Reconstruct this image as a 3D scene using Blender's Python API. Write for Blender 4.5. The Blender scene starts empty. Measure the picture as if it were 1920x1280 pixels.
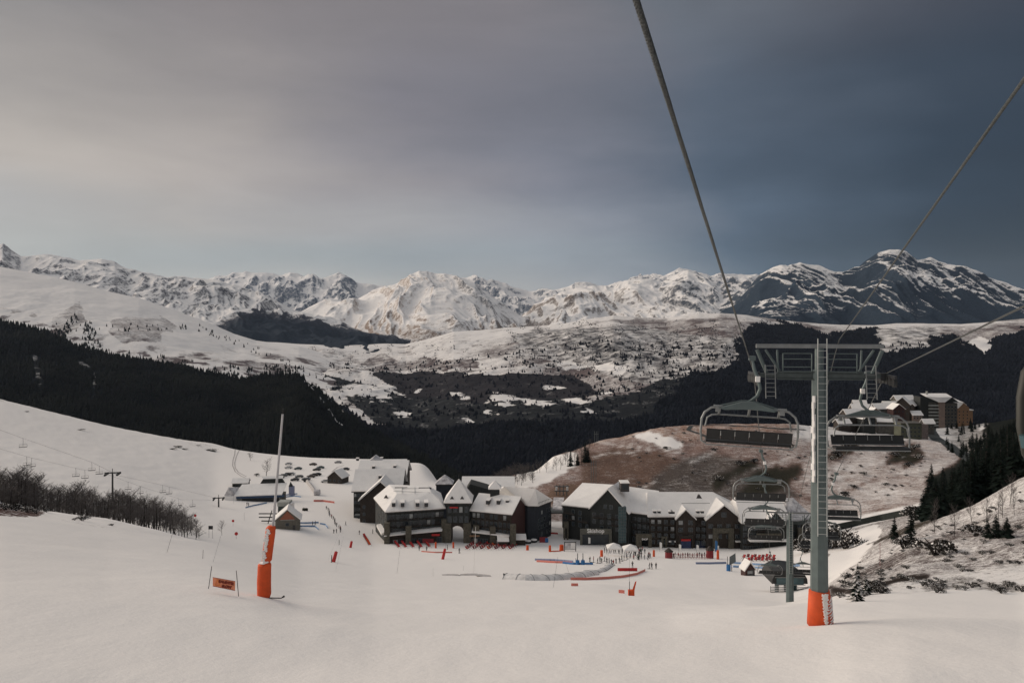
import bpy, bmesh, math, random
import numpy as np
from mathutils import Vector, Matrix
R=math.radians
scn=bpy.context.scene; COL=scn.collection
# ---------------- camera, sky, sun, exposure ----------------
F=1493.33; CX=960.0; HY=590.0          # photo pixels (1920 wide): focal length, centre column, horizon row
cam=bpy.data.cameras.new('camera'); cam.lens=28; cam.sensor_width=36; cam.shift_y=-50/1920
cam.clip_start=0.1; cam.clip_end=90000
camo=bpy.data.objects.new('camera',cam); COL.objects.link(camo); camo.rotation_euler=(R(90),0,0); scn.camera=camo
scn.view_settings.view_transform='Standard'; scn.view_settings.look='None'; scn.view_settings.exposure=0.30; scn.view_settings.gamma=1
SUN_AZ=R(-68); SUN_EL=R(14)            # azimuth from +Y (view direction), negative = left
sd=Vector((math.sin(SUN_AZ)*math.cos(SUN_EL),math.cos(SUN_AZ)*math.cos(SUN_EL),math.sin(SUN_EL)))
sl=bpy.data.lights.new('sun','SUN'); sl.energy=2.9; sl.angle=R(60); sl.color=(1,.86,.72)
so=bpy.data.objects.new('sun',sl); COL.objects.link(so); so.rotation_euler=sd.to_track_quat('Z','Y').to_euler(); so.location=(-200,0,300)
def s2l(c):
    return tuple(((v/255)/12.92 if v/255<=.04045 else ((v/255+.055)/1.055)**2.4) for v in c)
W=bpy.data.worlds.new('World'); scn.world=W; W.use_nodes=True
nt=W.node_tree; N=nt.nodes; L=nt.links; N.clear()
def nd(t,**k):
    n=N.new(t)
    for a,b in k.items(): setattr(n,a,b)
    return n
def mth(op,a,b=None,c=None,clamp=False):
    n=nd('ShaderNodeMath',operation=op); n.use_clamp=clamp
    for i,v in enumerate((a,b,c)):
        if v is None: continue
        if isinstance(v,(int,float)): n.inputs[i].default_value=v
        else: L.new(v,n.inputs[i])
    return n.outputs[0]
tc=nd('ShaderNodeTexCoord'); sp=nd('ShaderNodeSeparateXYZ'); L.new(tc.outputs['Generated'],sp.inputs[0])
nz=nd('ShaderNodeTexNoise'); nz.inputs['Scale'].default_value=2.2; nz.inputs['Detail'].default_value=5; nz.inputs['Roughness'].default_value=.52
mp=nd('ShaderNodeMapping'); mp.inputs['Scale'].default_value=(1,1,3.2); L.new(tc.outputs['Generated'],mp.inputs[0]); L.new(mp.outputs[0],nz.inputs[0])
nzz=mth('SUBTRACT',nz.outputs[0],.5)
az=mth('ARCTAN2',sp.outputs[0],sp.outputs[1])                      # 0 = view direction
hor=mth('SQRT',mth('ADD',mth('MULTIPLY',sp.outputs[0],sp.outputs[0]),mth('MULTIPLY',sp.outputs[1],sp.outputs[1])))
el=mth('ARCTAN2',sp.outputs[2],hor)
azf=mth('ADD',mth('MULTIPLY_ADD',az,1/(2*math.pi),.5),mth('MULTIPLY',nzz,.07))
elw=mth('ADD',el,mth('MULTIPLY',nzz,.07))
def ramp(stops,fac):
    r=nd('ShaderNodeValToRGB'); r.color_ramp.interpolation='LINEAR'; L.new(fac,r.inputs[0]); e=r.color_ramp.elements
    while len(e)<len(stops): e.new(.5)
    for i,(p,c) in enumerate(stops):
        k=1-.27*max(0,min(1,(p-.53)/.045)) if p<.75 else 1
        e[i].position=p; e[i].color=(*s2l((c[0]*k*(.93 if k<.99 else 1),c[1]*k*(.985 if k<.99 else 1),c[2]*k)),1)
    return r.outputs[0]
def A(px): return math.atan((px-CX)/F)/(2*math.pi)+.5
back=(150,146,146); side=(166,156,148)
rows=[ # elevation rows in view, colours of the clouds by bearing
 (.00,[(0,back),(.3,(150,150,150)),(A(0),(162,160,156)),(A(450),(170,165,160)),(A(900),(158,157,157)),(A(1150),(136,140,148)),(A(1500),(92,107,124)),(A(1920),(54,72,92)),(.72,(60,70,82)),(1,back)]),
 (.072,[(0,back),(.3,(150,150,150)),(A(0),(157,157,154)),(A(300),(148,150,149)),(A(700),(136,141,144)),(A(1000),(130,136,143)),(A(1400),(84,96,112)),(A(1750),(52,68,86)),(A(1920),(42,56,72)),(.72,(60,70,82)),(1,back)]),
 (.115,[(0,back),(.3,(150,150,150)),(A(0),(153,150,147)),(A(400),(155,150,146)),(A(800),(144,143,145)),(A(1100),(124,128,137)),(A(1400),(86,96,112)),(A(1750),(52,66,84)),(A(1920),(42,54,70)),(.72,(60,70,82)),(1,back)]),
 (.17,[(0,back),(.3,side),(A(0),(164,156,148)),(A(400),(160,152,146)),(A(800),(133,129,132)),(A(1050),(112,113,122)),(A(1350),(79,87,101)),(A(1700),(54,66,82)),(A(1920),(46,56,70)),(.72,(60,70,82)),(1,back)]),
 (.26,[(0,back),(.3,side),(A(0),(142,136,131)),(A(400),(134,128,126)),(A(800),(112,109,114)),(A(1100),(98,99,107)),(A(1400),(86,91,103)),(A(1700),(69,77,91)),(A(1920),(62,70,83)),(.72,(60,70,82)),(1,back)]),
 (.38,[(0,back),(.3,(140,133,130)),(A(0),(112,110,110)),(A(400),(121,115,114)),(A(960),(114,110,113)),(A(1300),(102,101,107)),(A(1700),(99,95,103)),(A(1920),(84,81,90)),(.72,(84,86,94)),(1,back)]),
 (.55,[(0,(160,158,156)),(.3,(155,150,146)),(.5,(145,141,139)),(.72,(120,120,126)),(1,(160,158,156))]),
 (1.0,[(0,(158,158,160)),(.5,(158,158,160)),(1,(158,158,160))])]
cur=None; pe=None
for e0,st in rows:
    c=ramp(st,azf)
    if cur is None: cur=c
    else:
        mr=nd('ShaderNodeMapRange'); mr.interpolation_type='SMOOTHSTEP'; L.new(elw,mr.inputs[0]); mr.inputs[1].default_value=pe; mr.inputs[2].default_value=e0
        mx=nd('ShaderNodeMix',data_type='RGBA'); L.new(mr.outputs[0],mx.inputs[0]); L.new(cur,mx.inputs[6]); L.new(c,mx.inputs[7]); cur=mx.outputs[2]
    pe=e0
sky=nd('ShaderNodeTexSky',sky_type='NISHITA'); sky.sun_disc=False; sky.sun_elevation=SUN_EL; sky.sun_rotation=SUN_AZ; sky.altitude=1700
nz2=nd('ShaderNodeTexNoise'); nz2.inputs['Scale'].default_value=3.4; nz2.inputs['Detail'].default_value=7; nz2.inputs['Roughness'].default_value=.6; nz2.inputs['Distortion'].default_value=.4
mp2=nd('ShaderNodeMapping'); mp2.inputs['Scale'].default_value=(1,.8,4.5); mp2.inputs['Rotation'].default_value=(0,R(14),0); L.new(tc.outputs['Generated'],mp2.inputs[0]); L.new(mp2.outputs[0],nz2.inputs[0])
strk=mth('MULTIPLY_ADD',mth('SUBTRACT',nz2.outputs[0],.5),.42*10,10.6)
v10=nd('ShaderNodeVectorMath',operation='SCALE'); L.new(cur,v10.inputs[0]); L.new(strk,v10.inputs['Scale'])
mx=nd('ShaderNodeMix',data_type='RGBA'); mx.inputs[0].default_value=.05; L.new(v10.outputs[0],mx.inputs[6]); L.new(sky.outputs[0],mx.inputs[7])
bg=nd('ShaderNodeBackground'); bg.inputs[1].default_value=.1; L.new(mx.outputs[2],bg.inputs[0])
ow=nd('ShaderNodeOutputWorld'); L.new(bg.outputs[0],ow.inputs[0])

# ---------------- small helpers ----------------
rnd=random.Random(7)
def P(px,py,d): return Vector(((px-CX)/F*d,d,-(py-HY)/F*d))
def Q(px,py,z): return P(px,py,-z*F/(py-HY))     # the point at height z seen at that pixel
def tag(o,label=None,cat=None,group=None,kind=None):
    if label: o['label']=label
    if cat: o['category']=cat
    if group: o['group']=group
    if kind: o['kind']=kind
    return o
def empty(name,loc,label,cat,group=None,rz=0):
    o=bpy.data.objects.new(name,None); COL.objects.link(o); o.location=loc; o.rotation_euler=(0,0,rz); o.empty_display_size=.5
    return tag(o,label,cat,group)
def link(name,me,parent=None):
    o=bpy.data.objects.new(name,me); COL.objects.link(o)
    if parent: o.parent=parent
    return o
def copy_tree(o,parent=None):
    c=o.copy(); COL.objects.link(c)
    if parent: c.parent=parent
    for ch in [x for x in o.children]: copy_tree(ch,c)
    return c
# ---------------- numpy noise ----------------
_rs=np.random.RandomState(3); _perm=np.concatenate([_rs.permutation(256)]*2); _ga=_rs.rand(256)*2*np.pi; _gx=np.cos(_ga); _gy=np.sin(_ga)
def perlin(x,y):
    xi=np.floor(x).astype(np.int64); yi=np.floor(y).astype(np.int64); xf=x-xi; yf=y-yi
    u=xf*xf*xf*(xf*(xf*6-15)+10); v=yf*yf*yf*(yf*(yf*6-15)+10)
    def g(a,b):
        h=_perm[(_perm[(xi+a)&255]+yi+b)&255]; return _gx[h]*(xf-a)+_gy[h]*(yf-b)
    a=g(0,0)+(g(1,0)-g(0,0))*u; b=g(0,1)+(g(1,1)-g(0,1))*u
    return (a+(b-a)*v)*1.5
def fbm(x,y,o=5,r=.5):
    s=0;a=1;t=0
    for i in range(o):
        s=s+a*perlin(x*2**i+i*17.3,y*2**i+i*9.1); t+=a; a*=r
    return s/t
def ridged(x,y,o=6,r=.5):
    s=0;a=1;t=0;w=1
    for i in range(o):
        n=1-np.abs(perlin(x*2**i+i*31.7,y*2**i+i*5.3)); n=n*n*w; w=np.clip(n*1.6,0,1); s=s+a*n; t+=a; a*=r
    return s/t
def smooth(a,b,x):
    t=np.clip((x-a)/(b-a),0,1); return t*t*(3-2*t)
def inpoly(px,py,poly):
    ins=np.zeros(px.shape,bool); n=len(poly); j=n-1
    for i in range(n):
        xi,yi=poly[i]; xj,yj=poly[j]
        c=((yi>py)!=(yj>py))&(px<(xj-xi)*(py-yi)/((yj-yi) if yj!=yi else 1e-9)+xi); ins^=c; j=i
    return ins
def grid_mesh(name,X,Y,Z,attrs,mat,keep=None,smoothf=True):
    nr,nc=X.shape
    co=np.stack([X,Y,Z],-1).reshape(-1,3)
    idx=np.arange(nr*nc).reshape(nr,nc)
    f=np.stack([idx[:-1,:-1],idx[:-1,1:],idx[1:,1:],idx[1:,:-1]],-1)
    if keep is not None: f=f[keep]
    f=f.reshape(-1,4)
    used=np.unique(f); rm=np.full(nr*nc,-1); rm[used]=np.arange(len(used)); f=rm[f]; co=co[used]
    me=bpy.data.meshes.new(name); me.vertices.add(len(co)); me.vertices.foreach_set('co',co.astype(np.float32).ravel())
    me.loops.add(f.size); me.loops.foreach_set('vertex_index',f.astype(np.int32).ravel())
    me.polygons.add(len(f)); me.polygons.foreach_set('loop_start',np.arange(0,f.size,4,dtype=np.int32))
    try: me.polygons.foreach_set('loop_total',np.full(len(f),4,np.int32))
    except Exception: pass
    me.update(calc_edges=True)
    if smoothf: me.polygons.foreach_set('use_smooth',np.ones(len(f),bool))
    for k,v in attrs.items():
        if v.ndim==3:
            a=me.attributes.new(k,'FLOAT_COLOR','POINT'); c=np.ones((len(used),4),np.float32); c[:,:3]=v.reshape(-1,3)[used]; a.data.foreach_set('color',c.ravel())
        else:
            a=me.attributes.new(k,'FLOAT','POINT'); a.data.foreach_set('value',v.reshape(-1)[used].astype(np.float32))
    me.materials.append(mat); me.validate()
    o=link(name,me); tag(o,kind='structure'); return o
def mix3(a,b,t): return np.asarray(a)*(1-t[...,None])+np.asarray(b)*t[...,None]

# ---------------- materials ----------------
MC={}
def mat(name,col,rough=.8,var=.12,scale=3.0,bump=0.0,metal=0.0,col2=None,stretch=None,emit=None):
    if name in MC: return MC[name]
    m=bpy.data.materials.new(name); m.use_nodes=True; n=m.node_tree.nodes; l=m.node_tree.links; b=n['Principled BSDF']
    b.inputs['Roughness'].default_value=rough; b.inputs['Metallic'].default_value=metal
    t=n.new('ShaderNodeTexCoord'); no=n.new('ShaderNodeTexNoise'); no.inputs['Scale'].default_value=scale; no.inputs['Detail'].default_value=4
    if stretch:
        mpn=n.new('ShaderNodeMapping'); mpn.inputs['Scale'].default_value=stretch; l.new(t.outputs['Object'],mpn.inputs[0]); l.new(mpn.outputs[0],no.inputs[0])
    else: l.new(t.outputs['Object'],no.inputs[0])
    r=n.new('ShaderNodeValToRGB'); l.new(no.outputs[0],r.inputs[0]); e=r.color_ramp.elements; e[0].position=.3; e[1].position=.7
    c2=col2 or tuple(min(1,c*(1+var)) for c in col); e[0].color=(*[c*(1-var) for c in col],1); e[1].color=(*c2,1)
    l.new(r.outputs[0],b.inputs['Base Color'])
    if bump:
        bp=n.new('ShaderNodeBump'); bp.inputs['Strength'].default_value=bump; bp.inputs['Distance'].default_value=.1; l.new(no.outputs[0],bp.inputs['Height']); l.new(bp.outputs[0],b.inputs['Normal'])
    if emit: b.inputs['Emission Color'].default_value=(*emit,1); b.inputs['Emission Strength'].default_value=1
    MC[name]=m; return m
def terrain_mat(name,s1,s2,k=.9,bumpd=.3,bumps=.5,snowcol=(.80,.775,.75),sharp=.10,stretch=(1,1,1),gvar=.35):
    """snow over bare ground: attribute 'cover' = how much snow, 'gcol' = colour of what is under it"""
    m=bpy.data.materials.new(name); m.use_nodes=True; n=m.node_tree.nodes; l=m.node_tree.links; b=n['Principled BSDF']
    b.inputs['Roughness'].default_value=.85; b.inputs['Specular IOR Level'].default_value=.03
    def M(op,a,c):
        q=n.new('ShaderNodeMath'); q.operation=op
        for i,v in enumerate((a,c)):
            if isinstance(v,(int,float)): q.inputs[i].default_value=v
            else: l.new(v,q.inputs[i])
        return q.outputs[0]
    t=n.new('ShaderNodeTexCoord'); mpn=n.new('ShaderNodeMapping'); mpn.inputs['Scale'].default_value=stretch; l.new(t.outputs['Object'],mpn.inputs[0])
    ns=[]
    for s in (s1,s2):
        no=n.new('ShaderNodeTexNoise'); no.inputs['Scale'].default_value=s; no.inputs['Detail'].default_value=6; no.inputs['Roughness'].default_value=.65; l.new(mpn.outputs[0],no.inputs[0]); ns.append(no.outputs[0])
    ca=n.new('ShaderNodeAttribute'); ca.attribute_name='cover'; ga=n.new('ShaderNodeAttribute'); ga.attribute_name='gcol'
    nn=M('ADD',M('MULTIPLY',ns[0],.5),M('MULTIPLY',ns[1],.5))
    v=M('ADD',ca.outputs['Fac'],M('MULTIPLY',M('SUBTRACT',nn,.5),k*2))
    mr=n.new('ShaderNodeMapRange'); mr.interpolation_type='SMOOTHSTEP'; l.new(v,mr.inputs[0]); mr.inputs[1].default_value=.5-sharp; mr.inputs[2].default_value=.5+sharp
    gm=n.new('ShaderNodeMix'); gm.data_type='RGBA'; gm.blend_type='MULTIPLY'; gm.inputs[0].default_value=1; l.new(ga.outputs['Color'],gm.inputs[6])
    gr=n.new('ShaderNodeMapRange'); l.new(ns[1],gr.inputs[0]); gr.inputs[1].default_value=.3; gr.inputs[2].default_value=.7; gr.inputs[3].default_value=1-gvar; gr.inputs[4].default_value=1+gvar
    l.new(gr.outputs[0],gm.inputs[7])
    mx=n.new('ShaderNodeMix'); mx.data_type='RGBA'; l.new(mr.outputs[0],mx.inputs[0]); l.new(gm.outputs[2],mx.inputs[6]); mx.inputs[7].default_value=(*snowcol,1)
    l.new(mx.outputs[2],b.inputs['Base Color'])
    bp=n.new('ShaderNodeBump'); bp.inputs['Strength'].default_value=bumps; bp.inputs['Distance'].default_value=bumpd; l.new(nn,bp.inputs['Height']); l.new(bp.outputs[0],b.inputs['Normal'])
    return m
SNOW=(.80,.775,.75)
M_snow=mat('snow',SNOW,.7,.04,.8,.15)

# ---------------- near ground: profiles down the hill, one per bearing ----------------
# each entry: distance (m), photo row at which the ground at that distance and bearing stands
COLS={
-500:[(8,2000),(24,1200),(50,1000),(70,930),(100,860),(130,830),(160,850),(200,820),(320,740),(500,660),(700,640),(900,700),(1200,900)],
0:[(8,2100),(24,1250),(36,1110),(50,1050),(70,1000),(100,955),(130,941),(160,965),(200,945),(260,905),(320,870),(400,830),(500,785),(600,752),(650,745),(760,800),(900,900),(1200,1000)],
200:[(8,2140),(24,1265),(36,1130),(50,1080),(70,1038),(100,1000),(140,968),(160,985),(200,975),(260,945),(320,910),(400,870),(500,835),(600,802),(650,794),(760,850),(900,930),(1200,1050)],
400:[(8,2150),(24,1275),(36,1150),(50,1098),(70,1068),(100,1040),(140,1020),(200,1000),(260,985),(320,960),(400,925),(500,880),(600,845),(690,827),(760,850),(900,930),(1200,1080)],
480:[(8,2150),(24,1280),(36,1158),(50,1110),(70,1084),(100,1060),(140,1042),(200,1020),(260,1005),(300,982),(340,960),(400,929),(480,892),(560,864),(640,845),(760,870),(900,950),(1200,1080)],
560:[(8,2160),(24,1280),(36,1170),(50,1128),(70,1102),(100,1080),(140,1062),(200,1040),(260,1015),(300,988),(340,962),(400,932),(480,893),(560,865),(630,853),(700,880),(900,980),(1200,1080)],
700:[(8,2160),(24,1280),(36,1185),(50,1145),(70,1120),(100,1100),(140,1083),(200,1060),(240,1043),(280,1028),(300,1018),(340,975),(400,936),(480,892),(560,866),(600,857),(680,880),(900,980),(1200,1080)],
800:[(8,2170),(24,1280),(36,1188),(50,1149),(70,1124),(100,1105),(140,1087),(200,1064),(240,1046),(280,1031),(300,1020),(340,978),(400,938),(480,894),(560,862),(620,900),(700,960),(900,1080),(1200,1180)],
870:[(8,2170),(24,1280),(36,1190),(50,1150),(70,1126),(100,1108),(140,1089),(200,1066),(240,1047),(280,1032),(300,1021),(340,978),(400,938),(460,908),(520,960),(620,1050),(900,1150),(1200,1200)],
960:[(8,2170),(24,1280),(36,1190),(50,1151),(70,1127),(100,1110),(140,1090),(200,1067),(240,1048),(280,1032),(300,1022),(340,980),(400,940),(460,906),(520,885),(580,920),(700,1010),(900,1100),(1200,1200)],
1040:[(8,2170),(24,1280),(36,1191),(50,1152),(70,1129),(100,1112),(140,1092),(200,1069),(240,1049),(280,1033),(300,1022),(340,975),(400,930),(460,898),(520,875),(600,848),(660,870),(800,960),(1200,1200)],
1120:[(8,2170),(24,1280),(36,1191),(50,1153),(70,1131),(100,1114),(140,1094),(200,1070),(240,1049),(280,1034),(300,1024),(340,978),(400,928),(460,893),(520,865),(600,835),(650,822),(760,870),(900,960),(1200,1150)],
1250:[(8,2170),(24,1280),(36,1190),(50,1155),(70,1134),(100,1118),(150,1098),(200,1074),(240,1052),(280,1036),(300,1026),(340,980),(400,928),(460,888),(530,850),(600,815),(660,794),(760,840),(900,930),(1200,1100)],
1400:[(8,2160),(24,1280),(36,1183),(50,1140),(70,1130),(100,1124),(150,1107),(200,1081),(260,1049),(300,1026),(340,980),(400,928),(460,888),(530,850),(600,812),(660,788),(760,830),(900,920),(1200,1100)],
1480:[(8,2150),(24,1275),(36,1178),(50,1136),(60,1131),(75,1136),(100,1128),(150,1108),(200,1080),(260,1042),(300,1015),(340,978),(400,932),(460,890),(530,850),(600,815),(680,790),(760,815),(900,900),(1200,1100)],
1540:[(8,2140),(24,1270),(36,1172),(50,1134),(60,1127),(75,1126),(100,1112),(150,1092),(200,1066),(260,1022),(300,996),(340,972),(400,932),(460,890),(530,852),(600,822),(700,797),(800,800),(1000,900),(1300,1100)],
1600:[(8,2120),(24,1260),(36,1165),(50,1130),(60,1119),(75,1105),(100,1086),(125,1062),(150,1052),(200,1045),(260,1012),(300,988),(340,968),(400,930),(460,890),(530,854),(600,830),(700,808),(800,800),(1000,900),(1300,1100)],
1700:[(8,2100),(24,1250),(36,1160),(50,1127),(60,1114),(75,1088),(100,1047),(125,1018),(150,1002),(190,990),(240,980),(290,968),(340,950),(400,915),(460,882),(530,855),(600,835),(700,812),(780,800),(1000,900),(1300,1100)],
1810:[(8,2080),(24,1250),(36,1158),(50,1127),(60,1113),(75,1080),(100,1030),(125,990),(150,968),(180,955),(230,955),(290,950),(340,930),(400,900),(460,878),(530,858),(600,842),(700,812),(800,795),(1000,850),(1300,1000)],
1920:[(8,2060),(24,1250),(36,1158),(50,1128),(60,1112),(75,1070),(100,1000),(125,945),(150,908),(170,897),(220,895),(290,885),(340,870),(460,835),(600,805),(800,780),(1000,800),(1300,900)],
2400:[(8,2000),(24,1200),(36,1100),(50,1030),(75,930),(100,840),(150,740),(200,720),(340,680),(600,640),(800,640),(1300,700)]}
_dk=np.exp(np.linspace(math.log(7),math.log(1300),420)); _ck=sorted(COLS)
_T=[]
for c in _ck:
    dd=np.array([a for a,b in COLS[c]],float); vv=np.array([b for a,b in COLS[c]],float); zz=-(vv-HY)/F*dd
    z=np.interp(np.log(_dk),np.log(dd),zz)
    ker=np.hanning(11); ker/=ker.sum(); zp=np.concatenate([np.full(5,z[0]),z,np.full(5,z[-1])]); zs=np.convolve(zp,ker,'valid'); _T.append(zs)
_T=np.array(_T); _pxk=np.arange(-500,2400.1,4.0)
# smooth interpolation across bearings
_Tp=np.array([np.interp(_pxk,_ck,_T[:,j]) for j in range(len(_dk))])          # rows=distance, cols=bearing
_k=np.hanning(15); _k/=_k.sum()
_Tp=np.array([np.convolve(np.concatenate([np.full(7,r[0]),r,np.full(7,r[-1])]),_k,'valid') for r in _Tp])
_PX,_DD=np.meshgrid(_pxk,_dk); _X=(_PX-CX)/F*_DD; _Y=_DD
_wild=np.maximum(smooth(1560,1640,_PX)*smooth(58,75,_DD),smooth(330,420,_DD)*smooth(880,960,_PX))    # ungroomed hillsides
_leftwild=smooth(420,330,_PX)*smooth(110,150,_DD)
_pert=fbm(_X/9,_Y/9,4)*(.10+.5*_wild+.25*_leftwild)*np.clip(_DD/60,.3,1.5)+_wild*fbm(_X/35,_Y/35,4)*np.clip(_DD/150,0,1)*1.6
_Z=_Tp+_pert*np.where(_DD>24,1,.4)+.05*fbm(_X/3.5,_Y/7,3)*smooth(150,40,_DD)
def gz(x,y):
    """height of the near ground under (x,y)"""
    px=CX+x/y*F; i=(px+500)/4.0; j=(math.log(y)-math.log(7))/(math.log(1300)-math.log(7))*419
    i=min(max(i,0),len(_pxk)-1.001); j=min(max(j,0),418.999); i0=int(i); j0=int(j); a=i-i0; b=j-j0
    return float((_Z[j0,i0]*(1-a)+_Z[j0,i0+1]*a)*(1-b)+(_Z[j0+1,i0]*(1-a)+_Z[j0+1,i0+1]*a)*b)
def gd(px,d): x=(px-CX)/F*d; return Vector((x,d,gz(x,d)))
def G(px,py,d0=20,d1=1000):
    """first ground point from distance d0 on that is seen at the pixel"""
    d=d0; prev=None
    while d<d1:
        p=gd(px,d); v=HY-p.z/d*F
        if v<=py:
            if prev is None: return p
            a=(prev[1]-py)/max(prev[1]-v,1e-6); dd=prev[0]+(d-prev[0])*a; return gd(px,dd)
        prev=(d,v); d*=1.006
    return gd(px,d1)
_V=HY-_Z/_DD*F
_nz1=fbm(_X/14,_Y/14,5); _nz2=fbm(_X/40+7,_Y/40,4)
_nz3=fbm(_X/5,_Y/5,4); wx=_PX+_nz2*16+_nz3*7; wy=_V+_nz1*7+_nz3*4
cover=np.full(_X.shape,1.6); gcol=np.zeros(_X.shape+(3,)); gcol[:]=(.10,.07,.05)
BR=(.20,.115,.075); PK=(.20,.135,.115); DK=(.055,.045,.036); BUSH=(.018,.02,.016)
# brown hill and its fields
hill=(_DD>335)&inpoly(wx,wy,[(905,905),(940,880),(1010,840),(1080,820),(1200,770),(1560,760),(1700,800),(1780,830),(1830,870),(1740,960),(1560,1000),(1380,1040),(1080,1040),(1000,960)])
_ter=fbm((_X+_Y*.6)/60,(_Y-_X*.3)/7,4); hc=.33+.18*_nz2+.12*_nz1+.16*_ter+.15*smooth(1380,1600,_PX)
cover=np.where(hill,hc,cover); gcol[hill]=PK
def patch(poly,cv,col=None,extra=True,dmin=330):
    global cover
    m=(_DD>dmin)&inpoly(wx,wy,poly); cover=np.where(m,cv+(.12*_nz1 if extra else 0),cover)
    if col is not None: gcol[m]=col
patch([(1080,905),(1200,850),(1275,840),(1230,865),(1120,925),(1085,950)],.26,(.145,.085,.062))
patch([(1090,850),(1180,838),(1290,862),(1330,850),(1260,905),(1180,940),(1090,940)],.24,(.125,.080,.062))
patch([(1240,880),(1330,845),(1420,870),(1500,930),(1420,940),(1200,930)],.28,(.085,.07,.062))
patch([(1080,835),(1140,818),(1300,790),(1440,786),(1500,800),(1300,825),(1180,822)],.38,(.23,.13,.09))
patch([(1020,925),(1070,905),(1100,920),(1110,945),(1020,945)],.20,(.14,.09,.065))
patch([(1190,815),(1225,812),(1290,835),(1255,840)],1.3,None,False)
patch([(950,905),(1000,865),(1075,850),(1075,872),(1010,908),(985,915)],1.5,None,False)
for poly in ([(1540,862),(1580,838),(1618,818),(1628,822),(1600,845),(1570,860)],[(1668,850),(1700,835),(1730,838),(1700,862),(1660,870)],[(1690,868),(1735,840),(1720,866),(1695,880)],[(1330,905),(1400,860),(1420,870),(1360,905),(1340,920)],[(1420,880),(1500,870),(1510,890),(1440,925),(1380,935)]):
    patch(poly,.05,(.03,.028,.02))
def pathline(pts,w,cv):
    global cover
    for (x0,y0),(x1,y1) in zip(pts[:-1],pts[1:]):
        t=np.clip(((_PX-x0)*(x1-x0)+(_V-y0)*(y1-y0))/((x1-x0)**2+(y1-y0)**2),0,1); dist=np.hypot(_PX-x0-t*(x1-x0),_V-y0-t*(y1-y0)); m=smooth(w,w*.3,dist)*(_DD>340); cover=cover*(1-m)+cv*m
pathline([(1200,915),(1250,895),(1300,865),(1340,845)],2,.75)
pathline([(1120,828),(1180,838),(1240,845),(1300,850)],1.6,.75)
pathline([(1085,930),(1150,905),(1200,880)],3,.2)
pathline([(1090,862),(1140,850),(1200,846)],1.4,.7)
pathline([(1330,905),(1400,880),(1470,862),(1500,850)],1.6,.65)
pathline([(1560,880),(1640,870),(1720,850)],1.4,.75)
pathline([(1560,930),(1620,905),(1700,890)],1.5,.15)
pathline([(1290,870),(1240,900),(1215,925)],4,.12)
# far right slope behind the conifers, village ledge
ledge=(_DD>520)&inpoly(wx,wy,[(1480,820),(1520,770),(1700,760),(1840,770),(1850,830),(1830,860),(1760,820),(1640,826)])
cover=np.where(ledge,.66+.2*_nz1-.2*smooth(1765,1800,_PX),cover); gcol[ledge]=DK
rs=(_DD>230)&~ledge&inpoly(wx,wy,[(1738,968),(1735,900),(1790,872),(1822,838),(1850,800),(1840,760),(2500,500),(2500,990),(1820,990)]); cover=np.where(rs,.08+.3*_nz1,cover); gcol[rs]=(.016,.018,.015)  # shade on this slope put into dark ground colour and low snow cover
# bank on the right: grass under thin snow, bands of bush
bank=smooth(1500,1560,wx+(_DD-70)*.0)*smooth(57,66,_DD+_nz1*6)*smooth(330,240,_DD)
bm_=(bank>.3)&(_V>880)&~inpoly(wx,wy,[(1540,1100),(1560,1000),(1640,985),(1650,1000),(1612,1045),(1560,1092)])
bc=.50+.14*_nz2+.12*_nz1+.20*smooth(85,62,_DD)
cover=np.where(bm_,bc,cover); gcol[bm_]=(.15,.125,.12)
def band(pts,w,cv,col):
    """a strip of scrub along a photo-space line on the bank"""
    global cover
    m=np.zeros(_X.shape)
    for (x0,y0),(x1,y1) in zip(pts[:-1],pts[1:]):
        t=np.clip(((wx-x0)*(x1-x0)+(wy-y0)*(y1-y0))/((x1-x0)**2+(y1-y0)**2),0,1); dist=np.hypot(wx-x0-t*(x1-x0),(wy-y0-t*(y1-y0))); m=np.maximum(m,smooth(w,w*.3,dist))
    m=m*((_DD>58)&(_DD<330)); cover=cover*(1-m)+cv*m; gcol[m>.25]=col
band([(1600,1085),(1700,1040),(1800,1000),(1920,985)],12,.40,(.08,.06,.055))
band([(1560,1105),(1610,1110),(1660,1095),(1690,1085),(1735,1082)],7,.10,(.03,.024,.02))
band([(1740,1098),(1800,1090),(1860,1098),(1920,1102)],13,.50,(.045,.03,.022))
band([(1620,1020),(1680,1000),(1760,968),(1850,925)],6,.30,(.05,.04,.03))
band([(1700,1010),(1760,990),(1850,985)],8,.5,(.10,.07,.06))
band([(1520,1125),(1580,1112),(1600,1100)],6,.35,(.05,.04,.035))
cover=np.where((_DD<330)&~bm_&(_DD>45)&(fbm(_X/1.6,_Y/2.6,3)>.62)&(fbm(_X/22+9,_Y/22,2)>.15),.6,cover)
# left crest scrub and hill scrub
def lp(poly,cv,col=(.11,.085,.075),d0=60,d1=900):
    global cover
    m=(_DD>d0)&(_DD<d1)&inpoly(wx,wy,poly); cover=np.where(m,cv+.22*_nz1,cover); gcol[m]=col
lp([(-200,930),(0,945),(50,952),(85,962),(60,970),(0,968),(-200,960)],.38,(.07,.035,.03),60,145)
lp([(100,965),(160,978),(230,986),(180,990),(110,975)],.74,d0=60,d1=150)
lp([(0,745),(20,752),(10,757),(-40,750)],.6,d0=400)
lp([(38,768),(60,772),(115,790),(60,790)],.68,d0=300)
lp([(125,802),(170,800),(185,818),(140,822)],.68,d0=300)
lp([(315,832),(345,835),(350,845),(325,842)],.42,(.06,.05,.045),d0=300)
lp([(340,822),(400,832),(412,845),(380,848),(345,832)],.66,d0=300)
lp([(190,840),(300,868),(330,898),(290,905),(200,860)],.80,d0=300)
lp([(180,790),(205,800),(190,808)],.6,d0=300)
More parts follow.
